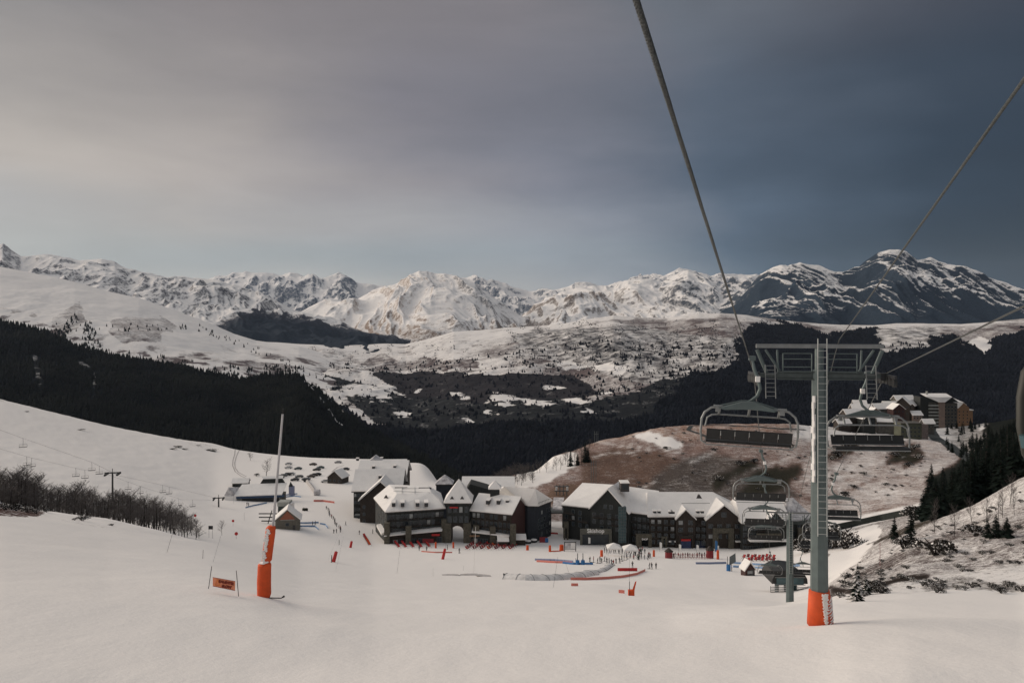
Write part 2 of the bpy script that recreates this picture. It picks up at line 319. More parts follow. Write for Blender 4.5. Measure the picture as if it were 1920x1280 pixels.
groom=np.where((_DD<330)|(_PX<880),1,0)
M_near=terrain_mat('snow_and_grass',.9,3.2,k=.95,bumpd=.25,bumps=.25,gvar=.45)
def blur(a,n=2):
    for _ in range(n):
        b=a.copy(); b[1:-1,1:-1]=(a[1:-1,1:-1]*4+a[:-2,1:-1]+a[2:,1:-1]+a[1:-1,:-2]+a[1:-1,2:])/8; a=b
    return a
gcol=blur(gcol,3); _hz=(_DD>330); cover=np.where(_hz,blur(cover,3),blur(cover,1))
M_hill=terrain_mat('hill_grass_snow',.22,1.1,k=.62,bumpd=.6,bumps=.4,gvar=.5,sharp=.26)
fz=(hill|ledge|rs)[:-1,:-1]; bz=bm_[:-1,:-1]&~fz
grid_mesh('snow_slope',_X,_Y,_Z,{'cover':cover,'gcol':gcol},M_near,keep=~(fz|bz))
grid_mesh('bank',_X,_Y,_Z,{'cover':cover,'gcol':gcol},terrain_mat('frosted_grass',1.1,5.5,k=.75,bumpd=.3,bumps=.6,gvar=.6,sharp=.16),keep=bz)
grid_mesh('hillside',_X,_Y,_Z,{'cover':cover,'gcol':gcol},M_hill,keep=fz)

# ---------------- mountain layers ----------------
LAY={}
def layer(name,ridge,foot,dr,df,amp,nscale,mat_,shape=1.0,step=2.2,rows=220,ridge_amp=.35,back=1.5,colf=None,aniso=1.0,noisef='ridged',seed=0,gul=0):
    """one range: ridge/foot are lists of (photo column,row); dr, df their distances (number or function of column)"""
    x0,x1=ridge[0][0],ridge[-1][0]; px=np.arange(x0,x1+.1,step); nb=rows//6
    vr=np.interp(px,*zip(*ridge)); vf=np.interp(px,*zip(*foot))
    dR=np.full(px.shape,float(dr)) if not callable(dr) else dr(px); dF=np.full(px.shape,float(df)) if not callable(df) else df(px)
    zr=-(vr-HY)/F*dR; zf=-(vf-HY)/F*dF
    t=np.concatenate([np.linspace(0,1,rows),1+np.linspace(0,.5,nb+1)[1:]])
    T,PXg=np.meshgrid(t,px,indexing='ij'); D=dF+(dR-dF)*T; X=(PXg-CX)/F*D; Y=D
    tt=np.clip(T,0,1); Z=zf+(zr-zf)*tt**shape; Z=np.where(T>1,zr-(T-1)*back*(dR-dF)*.5,Z)
    fn=ridged if noisef=='ridged' else (lambda a,b,o:fbm(a,b,o)*.5+.5)
    wxx=X+fbm(X/nscale/1.5+seed,Y/nscale/1.5,3)*nscale*.35
    n=fn(wxx/nscale+seed*3.1,Y/nscale*aniso,7)-.5
    env=np.sin(np.clip(T,0,1)*np.pi)**.6*(1-ridge_amp)+ridge_amp*smooth(0,.5,T)
    Z=Z+n*amp*env*np.where(T>1,.6,1)
    if gul:
        g_=ridged(X/gul*1.0+seed*1.7+.9*fbm(X/gul/2,D/gul/3.5,3)+D/gul*.18,D/gul*.22+seed,6)-.5; Z=Z+g_*gul*.34*np.clip(env,.12,1); n=n*.5+g_*.7
    gy,gx=np.gradient(Z); 
    dxs=np.gradient(X,axis=1); dys=np.gradient(Y,axis=0); slope=np.hypot(gx/np.maximum(dxs,1e-3),gy/np.maximum(np.abs(dys),1e-3))
    V=HY-Z/D*F
    q=np.quantile(slope,np.linspace(0,1,101)); slope=np.interp(slope,q,np.linspace(0,1,101))
    cov,gc=colf(X,Y,Z,PXg,V,T,slope,n)
    LAY[name]=(X,Y,Z,PXg,V,cov,gc,T)
    return grid_mesh(name,X,Y,Z,{'cover':cov,'gcol':gc},mat_)
def rgb(shape,c): g=np.zeros(shape+(3,)); g[:]=c; return g
ROCK_=(.050,.060,.075)
M_mtn=terrain_mat('mountain_snow_rock',.016,.06,k=.85,bumpd=12,bumps=.6,snowcol=(.82,.80,.78),sharp=.20)
M_mid=terrain_mat('hill_snow_scrub',.02,.09,k=.55,bumpd=3,bumps=.5,sharp=.24)

def c_far(X,Y,Z,px,V,T,s,n):
    cov=.90-.50*smooth(.45,1,s)-.1*n; return cov,rgb(X.shape,(.07,.095,.135))
layer('far_mountains',[(330,560),(380,528),(420,520),(460,514),(500,512),(530,516),(545,510),(570,517),(586,510),(600,518),(640,514),(665,528),(700,535),(760,545),(800,550),(860,520),(900,524),(960,540),(1010,546),(1060,536),(1100,533),(1140,534),(1200,520),(1245,518),(1262,510),(1285,507),(1310,515),(1335,520),(1365,514),(1385,518),(1420,520),(1460,530),(1560,560)],
 [(330,640),(1560,640)],17000,12500,420,1700,M_mtn,gul=700,shape=.8,step=1.8,rows=170,ridge_amp=.30,colf=c_far,seed=1)
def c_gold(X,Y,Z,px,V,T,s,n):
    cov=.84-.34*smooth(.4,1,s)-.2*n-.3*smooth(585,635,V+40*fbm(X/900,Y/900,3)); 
    g=mix3((.24,.18,.14),(.05,.065,.085),smooth(820,900,px+60*n)*smooth(640,540,V)); return cov,g  # rock tinted tan for sunlight, blue-grey on the right for shade
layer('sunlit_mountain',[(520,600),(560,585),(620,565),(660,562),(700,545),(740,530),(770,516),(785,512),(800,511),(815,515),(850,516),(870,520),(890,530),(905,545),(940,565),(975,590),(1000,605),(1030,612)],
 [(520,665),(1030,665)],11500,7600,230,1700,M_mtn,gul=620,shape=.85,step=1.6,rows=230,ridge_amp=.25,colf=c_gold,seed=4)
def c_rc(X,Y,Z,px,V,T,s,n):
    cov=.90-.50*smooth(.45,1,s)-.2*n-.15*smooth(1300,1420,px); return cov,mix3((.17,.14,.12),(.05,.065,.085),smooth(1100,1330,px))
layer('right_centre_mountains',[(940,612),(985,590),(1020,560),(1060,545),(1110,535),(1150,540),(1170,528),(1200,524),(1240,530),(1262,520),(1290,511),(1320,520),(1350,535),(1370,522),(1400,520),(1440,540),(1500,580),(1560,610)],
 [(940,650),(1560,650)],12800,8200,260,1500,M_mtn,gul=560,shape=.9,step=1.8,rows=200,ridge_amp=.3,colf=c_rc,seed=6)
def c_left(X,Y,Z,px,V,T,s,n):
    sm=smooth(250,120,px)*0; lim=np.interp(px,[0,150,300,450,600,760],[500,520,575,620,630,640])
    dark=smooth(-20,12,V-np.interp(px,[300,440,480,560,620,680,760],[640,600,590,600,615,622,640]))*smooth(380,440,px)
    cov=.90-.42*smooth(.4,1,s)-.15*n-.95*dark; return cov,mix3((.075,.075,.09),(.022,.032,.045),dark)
layer('left_mountains',[(-300,440),(-60,470),(-20,470),(5,458),(20,470),(40,482),(70,480),(110,482),(150,490),(190,487),(215,490),(240,505),(290,516),(320,520),(360,522),(400,524),(440,535),(500,556),(560,582),(620,600),(680,620),(760,642),(800,650)],
 [(-300,640),(300,650),(800,668)],8600,5200,170,1100,M_mtn,gul=420,shape=.85,step=1.7,rows=240,ridge_amp=.2,colf=c_left,seed=9)
def c_big(X,Y,Z,px,V,T,s,n):
    cov=.66-.62*smooth(.25,.95,s)+.5*n+.35*fbm(X/500,Y/500,4)-.5*smooth(565,605,V)+.12*smooth(1500,1450,px); return cov,rgb(X.shape,(.026,.040,.058))
layer('dark_rocky_mountain',[(1340,600),(1375,570),(1400,545),(1425,515),(1445,505),(1470,502),(1500,497),(1530,500),(1545,503),(1565,512),(1580,513),(1610,498),(1625,485),(1645,473),(1668,467),(1685,468),(1700,475),(1720,488),(1745,486),(1760,494),(1800,498),(1830,508),(1870,528),(1920,545),(2000,570),(2300,640)],
 [(1340,665),(2300,680)],9300,6000,260,1300,M_mtn,gul=520,shape=.9,step=1.6,rows=230,ridge_amp=.14,colf=c_big,seed=12)
def c_lh(X,Y,Z,px,V,T,s,n):
    f=fbm(X/260,Y/260,5); scr=inpoly(px+f*20,V+f*14,[(210,600),(300,590),(330,610),(300,640),(230,645),(200,620)])|inpoly(px+f*20,V+f*14,[(100,605),(150,560),(160,600),(130,640),(90,640)])
    cov=.90-.30*scr-.14*smooth(-.2,.35,fbm(X/140,Y/420,5))-.40*smooth(630,700,V+f*40)*smooth(-.2,.3,f)+.1*n-.5*smooth(-60,-10,V-np.interp(px,[0,200,460],[605,665,712]))*smooth(.0,.3,fbm(X/90,Y/90,4))
    return cov,rgb(X.shape,(.13,.105,.105))
layer('left_snow_hill',[(-300,480),(0,500),(60,512),(140,528),(200,545),(260,558),(330,582),(390,605),(440,626),(480,638),(520,643),(560,648),(620,665),(700,690)],
 [(-300,720),(100,735),(460,745),(700,800)],5000,3000,70,520,M_mid,shape=.9,step=2,rows=200,ridge_amp=.2,colf=c_lh,noisef='fbm',seed=15)
def c_mh(X,Y,Z,px,V,T,s,n):
    px=px.copy()
    f=fbm(X/240,Y/240,5); f2=fbm(X/70,Y/70,5); ux=px+f*26; uy=V+f*12+f2*5
    cov=.66+.08*n-.24*smooth(-.1,.4,f)-.20*smooth(850,1150,px)+.2*smooth(18,4,V-np.interp(px,[380,640,800,1050,1350,1640,2300],[648,646,634,606,587,608,590])); g=rgb(X.shape,(.125,.10,.098)); FO=(.009,.0115,.016)
    def pt(poly,c,col=None,hard=0):
        m=inpoly(ux,uy,poly); cov[m]=(c+.35*f2)[m] if not hard else c
        if col is not None: g[m]=col
    pt([(600,665),(640,655),(680,672),(665,700),(610,695)],.58); pt([(685,672),(720,662),(750,680),(755,695),(690,700)],.42)
    pt([(775,640),(850,625),(900,640),(880,672),(780,672)],.66); pt([(785,672),(890,672),(895,690),(790,698)],.38)
    pt([(960,630),(1040,615),(1180,610),(1300,630),(1450,640),(1440,720),(1200,720),(1100,690),(1000,665)],.47,(.06,.055,.058))
    pt([(1100,615),(1200,640),(1240,680),(1120,680),(1060,650)],.42,(.045,.045,.05))
    pt([(700,700),(1000,700),(1080,705),(1120,735),(1060,760),(760,745)],.14,(.030,.028,.031))
    pt([(560,712),(640,735),(700,790),(800,820),(900,830),(1500,830),(1500,720),(1400,700),(1250,715),(1150,745),(900,752),(760,745),(700,720),(620,705)],.20,(.020,.022,.024))
    pt([(560,712),(640,770),(640,1000),(1920,1000),(2300,1000),(2300,690),(1920,680),(1640,690),(1420,672),(1300,702),(1200,790),(1000,790),(800,800),(700,800),(640,760)],-.6,FO)
    pt([(1400,610),(1480,605),(1550,625),(1640,610),(1650,640),(1640,700),(1400,700),(1380,650)],-.2,FO)
    pt([(1640,612),(1760,615),(1780,650),(1740,690),(1660,680),(1648,640)],.50,(.055,.05,.05)); pt([(1640,660),(1800,650),(2000,600),(2300,600),(2300,800),(1640,800)],-.5,FO)
    pt([(1830,628),(1860,640),(1850,665),(1815,640)],.8); pt([(1740,640),(1790,625),(1810,650),(1770,680)],-.2,FO)
    for cx_,cy_,rx,ry in ((690,730,60,16),(855,738,14,5),(935,742,30,8),(790,735,10,5),(955,750,50,6),(1010,755,35,4),(755,775,18,5),(1085,690,30,6),(1060,680,25,6),(1035,725,18,6),(1150,690,40,7),(925,775,10,3),(1075,750,22,5),(880,790,10,3),(1100,770,15,3),(665,735,20,8),(720,745,16,7),(1130,735,20,3)):
        e=((ux+f2*14-cx_)/rx)**2+((uy+f2*5-cy_)/ry)**2+f2*1.4; m=e<1; cov[m]=np.maximum(cov,.95-.5*e)[m]
    return cov,g
def mdr(px): return np.interp(px,[400,700,1000,1300,2300],[5200,5600,5600,5200,4800])
def mdf(px): return np.interp(px,[400,640,1000,2300],[2600,1900,1500,1400])
layer('valley_hills',[(380,650),(470,640),(520,642),(560,645),(640,648),(720,644),(760,645),(800,636),(850,622),(900,619),(950,614),(1010,612),(1050,608),(1100,598),(1150,591),(1200,594),(1250,596),(1310,588),(1350,587),(1400,590),(1450,598),(1500,604),(1560,608),(1640,610),(1680,606),(1800,608),(1860,603),(1920,597),(2300,590)],
 [(380,800),(640,930),(800,990),(1000,1010),(2300,1010)],mdr,mdf,150,620,M_mid,shape=1.25,step=1.7,rows=330,ridge_amp=.12,colf=c_mh,noisef='fbm',seed=21)
def c_fo(X,Y,Z,px,V,T,s,n):
    f=fbm(X/60,Y/60,5); cov=np.full(X.shape,-.35)+.45*smooth(.15,.5,f)
    for pts,w in (([(65,670),(75,720)],9),([(150,680),(165,690)],8),([(178,700),(176,745)],6),([(570,712),(590,735),(615,765),(630,790),(645,800)],3.5)):
        m=np.zeros(X.shape)
        for (x0,y0),(x1,y1) in zip(pts[:-1],pts[1:]):
            t=np.clip(((px-x0)*(x1-x0)+(V-y0)*(y1-y0))/((x1-x0)**2+(y1-y0)**2),0,1); m=np.maximum(m,smooth(w,w*.4,np.hypot(px-x0-t*(x1-x0),V-y0-t*(y1-y0))))
        cov=np.maximum(cov,m*(.3+.5*f+.35*(w<4)))
    return cov,rgb(X.shape,(.009,.012,.014))
FR=[(-300,560),(0,604),(60,615),(100,628),(140,648),(200,664),(260,674),(330,686),(400,700),(460,713),(500,702),(560,702),(580,718),(600,735),(640,770),(680,795),(760,840),(900,910),(1000,950)]
FF=[(-300,900),(0,900),(500,950),(1000,1000)]
def fdr(px): return np.interp(px,[-300,500,600,1000],[2700,2500,2350,1700])
def fdf(px): return np.interp(px,[-300,500,1000],[1350,1300,1250])
layer('forest_slope',FR,FF,fdr,fdf,60,300,M_mid,shape=1.0,step=2.5,rows=160,ridge_amp=.1,colf=c_fo,noisef='fbm',seed=30)
# ---------------- woods far off, trees nobody could count ----------------
M_needle=mat('far_conifer_green',(.009,.012,.013),.9,.35,.006,col2=(.022,.024,.020)); M_needle.node_tree.nodes['Principled BSDF'].inputs['Specular IOR Level'].default_value=.03
M_bare=mat('bare_wood_far',(.011,.013,.018),.9,.4,.012); M_bare.node_tree.nodes['Principled BSDF'].inputs['Specular IOR Level'].default_value=.03
def scatter(name,label,cat,sets,mat_,n,seed,h0,h1,wr):
    rs_=np.random.RandomState(seed); V_=[];
    for key,cond,w in sets:
        X,Y,Z,px,V,cov,gc,T=LAY[key]; m=cond(px,V,cov,gc,T)&(T<=1.03); idx=np.argwhere(m); k=int(n*w)
        if len(idx)==0: continue
        sel=idx[rs_.randint(0,len(idx),k)]; p=np.stack([X[sel[:,0],sel[:,1]],Y[sel[:,0],sel[:,1]],Z[sel[:,0],sel[:,1]]],-1); p[:,0]+=rs_.randn(k)*3; V_.append(p)
    p=np.concatenate(V_); k=len(p); h=h0+(h1-h0)*rs_.rand(k)**1.5; r=h*wr*(.7+.6*rs_.rand(k)); a0=rs_.rand(k)*6.28
    ns=5; ring=[np.stack([p[:,0]+np.cos(a0+i*2*np.pi/ns)*r,p[:,1]+np.sin(a0+i*2*np.pi/ns)*r,p[:,2]+h*.12-2],-1) for i in range(ns)]
    ring2=[np.stack([p[:,0]+np.cos(a0+.6+i*2*np.pi/ns)*r*.55,p[:,1]+np.sin(a0+.6+i*2*np.pi/ns)*r*.55,p[:,2]+h*.55],-1) for i in range(ns)]
    top=p.copy(); top[:,2]+=h; top[:,0]+=rs_.randn(k)*h*.03
    vs=np.stack(ring+ring2+[top],1).reshape(-1,3); b=np.arange(k)*(2*ns+1); fs=[]
    for i in range(ns):
        j=(i+1)%ns; fs+= [np.stack([b+i,b+j,b+ns+i],-1),np.stack([b+j,b+ns+j,b+ns+i],-1),np.stack([b+ns+i,b+ns+j,b+2*ns],-1)]
    f=np.concatenate(fs); me=bpy.data.meshes.new(name); me.vertices.add(len(vs)); me.vertices.foreach_set('co',vs.astype(np.float32).ravel())
    me.loops.add(f.size); me.loops.foreach_set('vertex_index',f.astype(np.int32).ravel()); me.polygons.add(len(f)); me.polygons.foreach_set('loop_start',np.arange(0,f.size,3,dtype=np.int32)); me.update(calc_edges=True)
    me.materials.append(mat_); o=link(name,me); tag(o,label,cat,kind='stuff'); return o
dk=lambda gc:gc[...,0]<.013
scatter('conifer_wood','dark conifer wood covering the left slope below the snowy hill','forest',
 [('forest_slope',lambda px,V,cov,gc,T:(cov<.15)&((px<620)|(T<.97)),.80),
  ('left_snow_hill',lambda px,V,cov,gc,T:inpoly(px,V,[(150,655),(160,605),(172,605),(185,640),(200,665)])|inpoly(px,V,[(100,625),(140,590),(150,600),(115,640)]),.004),
  ('left_snow_hill',lambda px,V,cov,gc,T:(V>640)&(px>180)&(px<560)&(V>np.interp(px,[180,460,560],[660,700,690])-10)&(fbm(px/30,V/20,3)>.05),.012),
  ('left_snow_hill',lambda px,V,cov,gc,T:(np.abs(V-np.interp(px,[370,640],[615,720]))<7)&(fbm(px/10,V/8,3)>.05),.004)],M_needle,42000,5,11,19,.24)
scatter('valley_wood','dark wooded valley side across the valley below the middle hills','forest',
 [('valley_hills',lambda px,V,cov,gc,T:dk(gc)&(cov<.3)&(px<1960),.85),
  ('valley_hills',lambda px,V,cov,gc,T:(V>np.interp(px,[400,700,1100,1500],[650,690,640,640]))&(V<800)&(cov<.62)&(px<1960)&(fbm(px/14,V/6,4)>.12),.07)],M_bare,46000,6,8,17,.38)
scatter('hill_scrub','scattered bushes and small trees on the snowy middle hills','scrub',
 [('valley_hills',lambda px,V,cov,gc,T:(V>600)&(V<740)&(px>950)&(px<1500)&(fbm(px/25,V/12,4)>.08),.7),
  ('valley_hills',lambda px,V,cov,gc,T:(V>640)&(V<760)&(px>450)&(px<1000)&(fbm(px/18,V/7,4)>.20),.3)],M_bare,5200,8,3,7,.5)
# ---------------- mesh builder ----------------
class MB:
    def __init__(s): s.v=[]; s.f=[]; s.m=[]; s.cm=0
    def add(s,vs,fs):
        b=len(s.v); s.v+=[tuple(v) for v in vs]; s.f+=[tuple(i+b for i in f) for f in fs]; s.m+=[s.cm]*len(fs); return s
    def box(s,c,sz,rz=0,M=None):
        a,b,h=sz[0]/2,sz[1]/2,sz[2]/2; cr,sr=math.cos(rz),math.sin(rz); vs=[]
        for z in (-h,h):
            for x,y in ((-a,-b),(a,-b),(a,b),(-a,b)):
                v=Vector((c[0]+x*cr-y*sr,c[1]+x*sr+y*cr,c[2]+z)); vs.append(M@v if M else v)
        return s.add(vs,[(3,2,1,0),(4,5,6,7),(0,1,5,4),(1,2,6,5),(2,3,7,6),(3,0,4,7)])
    def tube(s,pts,r,n=6,cap=True):
        pts=[Vector(p) for p in pts]; k=len(pts); rs=r if isinstance(r,(list,tuple)) else [r]*k; vs=[]; ref=None
        for i,p in enumerate(pts):
            t=(pts[min(i+1,k-1)]-pts[max(i-1,0)]).normalized()
            if ref is None:
                ref=t.orthogonal().normalized()
            else:
                ref=(ref-t*ref.dot(t)); ref=ref.normalized() if ref.length>1e-6 else t.orthogonal().normalized()
            b=t.cross(ref)
            for j in range(n):
                a=2*math.pi*j/n; vs.append(p+ref*math.cos(a)*rs[i]+b*math.sin(a)*rs[i])
        fs=[]
        for i in range(k-1):
            for j in range(n):
                q=(j+1)%n; fs.append((i*n+j,i*n+q,(i+1)*n+q,(i+1)*n+j))
        if cap: fs+= [tuple(range(n-1,-1,-1)),tuple(range((k-1)*n,k*n))]
        return s.add(vs,fs)
    def cone(s,p,r,h,n=8,r2=0): return s.tube([p,(p[0],p[1],p[2]+h)],[r,max(r2,.001)],n)
    def loft(s,a,b):
        n=len(a); return s.add(list(a)+list(b),[tuple(range(n-1,-1,-1)),tuple(range(n,2*n))]+[(i,(i+1)%n,n+(i+1)%n,n+i) for i in range(n)])
    def hull(s,pts):
        bm=bmesh.new(); vs=[bm.verts.new(p) for p in pts]; r=bmesh.ops.convex_hull(bm,input=vs,use_existing_faces=False)
        bm.verts.ensure_lookup_table(); bmesh.ops.delete(bm,geom=[v for v in bm.verts if not v.link_faces],context='VERTS')
        bmesh.ops.dissolve_limit(bm,angle_limit=.02,verts=bm.verts[:],edges=bm.edges[:])
        bm.verts.index_update(); s.add([v.co.copy() for v in bm.verts],[tuple(v.index for v in f.verts) for f in bm.faces]); bm.free(); return s
    def quad(s,*p): return s.add(p,[tuple(range(len(p)))])
    def plate(s,pts,t):
        """flat outline with thickness t (vector)"""
        t=Vector(t); return s.loft([Vector(p) for p in pts],[Vector(p)+t for p in pts])
    def mesh(s,name,mats,sm=False):
        me=bpy.data.meshes.new(name); me.from_pydata(s.v,[],s.f)
        if not isinstance(mats,(list,tuple)): mats=[mats]
        for m in mats: me.materials.append(m)
        if len(mats)>1: me.polygons.foreach_set('material_index',s.m)
        bm=bmesh.new(); bm.from_mesh(me); bmesh.ops.recalc_face_normals(bm,faces=bm.faces); bm.to_mesh(me); bm.free()
        if sm:
            me.polygons.foreach_set('use_smooth',[True]*len(me.polygons))
        return me
    def build(s,name,mats,parent=None,sm=False,label=None):
        o=link(name,s.mesh(name,mats,sm),parent)
        if label: o['label']=label
        return o
def child(name,me,parent,loc=(0,0,0),rz=0,label=None):
    o=link(name,me,parent); o.location=loc; o.rotation_euler=(0,0,rz)
    if label: o['label']=label
    return o
# ---------------- materials of the built things ----------------
G_steel=mat('galvanised_steel',(.115,.145,.145),.55,.15,2,.05,.5)
G_steel2=mat('bright_galvanised_steel',(.24,.25,.25),.5,.12,4,.0,.6)
G_dark=mat('dark_metal',(.03,.032,.035),.5,.2,4,0,.3)
G_black=mat('black_plastic',(.010,.011,.012),.6,.2,6)
G_cable=mat('stranded_steel_rope',(.075,.08,.078),.5,.45,30,.3,.5,stretch=(1,1,1))
G_orange=mat('orange_padding',(.60,.075,.012),.75,.12,3,.2)
G_snowpack=mat('stuck_snow',(.80,.78,.76),.8,.04,6,.3)
G_red=mat('red_cloth',(.45,.03,.03),.8,.2,4)
G_dred=mat('dark_red_cloth',(.20,.025,.03),.85,.3,6)
G_pink=mat('faded_pink_cloth',(.62,.20,.16),.8,.1,4)
G_blue=mat('blue_padding',(.02,.13,.33),.7,.2,4)
G_lblue=mat('pale_blue_mat',(.16,.26,.42),.8,.25,2)
G_white=mat('white_cloth',(.75,.74,.72),.8,.06,4)
G_wood=mat('dark_brown_boards',(.030,.022,.017),.8,.35,1.2,.2,stretch=(3,3,.6))
G_wood2=mat('black_green_boards',(.018,.021,.020),.8,.35,1.2,.2,stretch=(3,3,.6))
G_wred=mat('dark_red_boards',(.045,.017,.015),.8,.3,1.5,.2,stretch=(3,3,.5))
G_navy=mat('blue_black_boards',(.018,.023,.032),.8,.3,1.2,.1,stretch=(3,3,.6))
G_stone=mat('grey_brown_stone',(.085,.078,.060),.9,.4,1.8,.6)
G_glass=mat('dark_window_glass',(.02,.028,.036),.15,.3,.8)
G_frame=mat('grey_window_frame',(.10,.115,.12),.7,.15,3)
G_lit=mat('lit_opening_tone',(.30,.31,.31),.7,.2,2)  # light in windows and counter put into a pale colour, no glow
G_fascia=mat('roof_edge_boards',(.05,.045,.045),.8,.2,2)
G_roof=mat('roof_snow',(.80,.78,.755),.8,.05,.35,.25)
G_patchy=mat('thin_roof_snow',(.34,.33,.35),.8,.25,.6,.3,col2=(.72,.70,.70))
G_teal=mat('teal_glazing',(.035,.075,.085),.25,.3,1)
G_tan=mat('tan_render',(.24,.18,.15),.9,.12,.4); G_och=mat('ochre_render',(.24,.145,.085),.9,.12,.4); G_conc=mat('pale_concrete',(.30,.31,.29),.9,.15,.5); G_grayb=mat('grey_brown_cladding',(.085,.08,.07),.9,.3,.5); G_olive=mat('olive_render',(.075,.08,.055),.9,.2,.4)
def seg(a,b,t): return Vector(a)*(1-t)+Vector(b)*t

# ---------------- haul ropes ----------------
def rope(name,pts,r,label,cat='cable',sag=0,group=None,lay=None,n=8):
    out=[]
    for a,b in zip(pts[:-1],pts[1:]):
        k=max(2,int((Vector(b)-Vector(a)).length/4)); 
        for i in range(k):
            t=i/k; p=seg(a,b,t); p.z-=sag*(Vector(b)-Vector(a)).length*4*t*(1-t); out.append(p)
    out.append(Vector(pts[-1]))
    m=MB()
    if lay: # twisted strands on the part near the viewer
        L=(out[-1]-out[0]).length; q=[]; s=0; i=0
        a=out[0]; tdir=(out[1]-out[0]).normalized(); ref=tdir.orthogonal().normalized(); bb=tdir.cross(ref)
        cum=[0]
        for i in range(len(out)-1): cum.append(cum[-1]+(out[i+1]-out[i]).length)
        def at(sv):
            for i in range(len(out)-1):
                if sv<=cum[i+1]: return seg(out[i],out[i+1],(sv-cum[i])/(cum[i+1]-cum[i]))
            return out[-1]
        end=min(L,34); st=.05
        m.tube([at(x) for x in np.arange(0,end,1.0)]+[at(end)],r*.62,6)
        for k in range(6):
            pts_=[]; x=0
            while x<end:
                an=2*math.pi*(x/lay+k/6); pts_.append(at(x)+(ref*math.cos(an)+bb*math.sin(an))*r*.58); x+=st
            m.tube(pts_,r*.44,4)
        if L>end: m.tube([at(x) for x in np.arange(end,L,3.0)]+[out[-1]],r,6)
    else: m.tube(out,r,n)
    o=m.build(name,G_cable,None,True); return tag(o,label,cat,group)
# ---------------- chairlift towers ----------------
TD=37.0; AX=(math.cos(R(-6)),math.sin(R(-6)))
T1=gd(1536,TD); T1t=P(1531,652,TD)
def tower(base,top,label,w=.72,half=2.95,near=True):
    H=top.z-base.z; o=empty('lift_tower',base,label,'lift tower','towers of the main chairlift',rz=R(-7))
    m=MB(); oct_=[]
    for z,s in ((-.6,1.06),(H*.92,.86)):
        ring=[]
        for k in range(8):
            a=math.pi/8+k*math.pi/4; ring.append(Vector((math.cos(a)*w*.54*s,math.sin(a)*w*.54*s,z)))
        oct_.append(ring)
    m.loft(*oct_); m.build('mast',G_steel,o)
    m=MB(); # lower arm: box girder, darker steel than the mast
    za=H*.90; m.box((0,0,za),(half*1.9,.26,.20)); m.box((0,-.16,za+.17),(half*1.3,.06,.05)); m.box((0,-.16,za-.17),(half*1.3,.06,.05)); m.box((0,-.05,za),(half*1.3,.1,.32)); m.build('cross_arm',mat('dark_grey_steel',(.07,.085,.085),.6,.2,3,0,.4),o)
    m=MB(); m.box((0,0,H+.06),(half*1.93,.18,.15)); m.box((0,0,H+.15),(half*1.93,.10,.05)); m.build('top_beam',G_steel2,o)
    m=MB(); m.tube([(0,0,za),(0,0,H)],.20,8); m.build('head_post',G_steel,o)
    for s in (-1,1):
        m=MB(); m.tube([(s*half*.82,0,H-.1),(s*half*.60,0,za+.2)],.06,6); m.tube([(s*half*.95,0,H-.1),(s*half*.80,0,za+.1)],.09,6); m.tube([(s*half*.64,0,H-.1),(s*half*.62,0,za)],.05,6); m.build('brace',G_steel,o)
        m=MB(); x0,x1=s*half*.12,s*half*.56  # guard rail frame
        for zz in (1.0,.72,.32,.1): m.tube([(x0,-.1,za+zz*(H-za)*.72+.1),(x1,-.1,za+zz*(H-za)*.72+.1)],.022,5)
        for xx in (x0,x1): m.tube([(xx,-.1,za+.1),(xx,-.1,za+(H-za)*.72+.1)],.035,5)
        m.build('guard_rail',G_steel,o)
        m=MB(); xs=s*half*.76  # walkway ladder hanging under the arm
        for dx in (-.22,.22): m.tube([(xs+dx,-.15,za+.5),(xs+dx,-.35,za-1.05)],.025,5)
        for k in range(8): m.tube([(xs-.22,-.15-.025*k,za+.45-.2*k),(xs+.22,-.15-.025*k,za+.45-.2*k)],.016,4)
        m.build('catwalk',G_steel2,o)
        m=MB(); sx=s*half; ln=2.6; zz=za-.12
        m.box((sx,0,zz+.14),(.10,ln,.16)); m.box((sx*.96,0,zz+.1),(.3,.3,.34))
        m.build('sheave_beam',G_dark,o)
        for k in range(6):
            yy=-ln/2+.2+k*(ln-.4)/5; m=MB(); m.tube([(sx-.07,yy,zz-.02-abs(k-2.5)*.03),(sx+.07,yy,zz-.02-abs(k-2.5)*.03)],.20,12); m.build('sheave_wheel',G_black,o)
    m=MB(); lx=.02; ly=-w*.54-.10; z0,z1=H*.33,H+.45
    for dx in (-.2,.2): m.tube([(lx+dx,ly,z0),(lx+dx,ly,z1)],.022,5)
    z=z0+.1
    while z<z1: m.tube([(lx-.2,ly,z),(lx+.2,ly,z)],.016,4); z+=.30
    m.build('ladder',mat('pale_ladder_steel',(.42,.44,.43),.5,.1,4,0,.3),o); return o
t1=tower(T1,T1t,'near chairlift tower with long ladder and an orange pad round its foot')
H1=T1t.z-T1.z
# snow plastered on the left of the mast
m=MB(); 
for k in range(14):
    z=H1*(.52+.022*k); m.box((-.30+.02*math.sin(k*2.1),-.24,z+.14),(.16+.05*math.sin(k*3.3),.12+.03*math.sin(k),.29),.75)
m.build('stuck_snow',G_snowpack,t1)
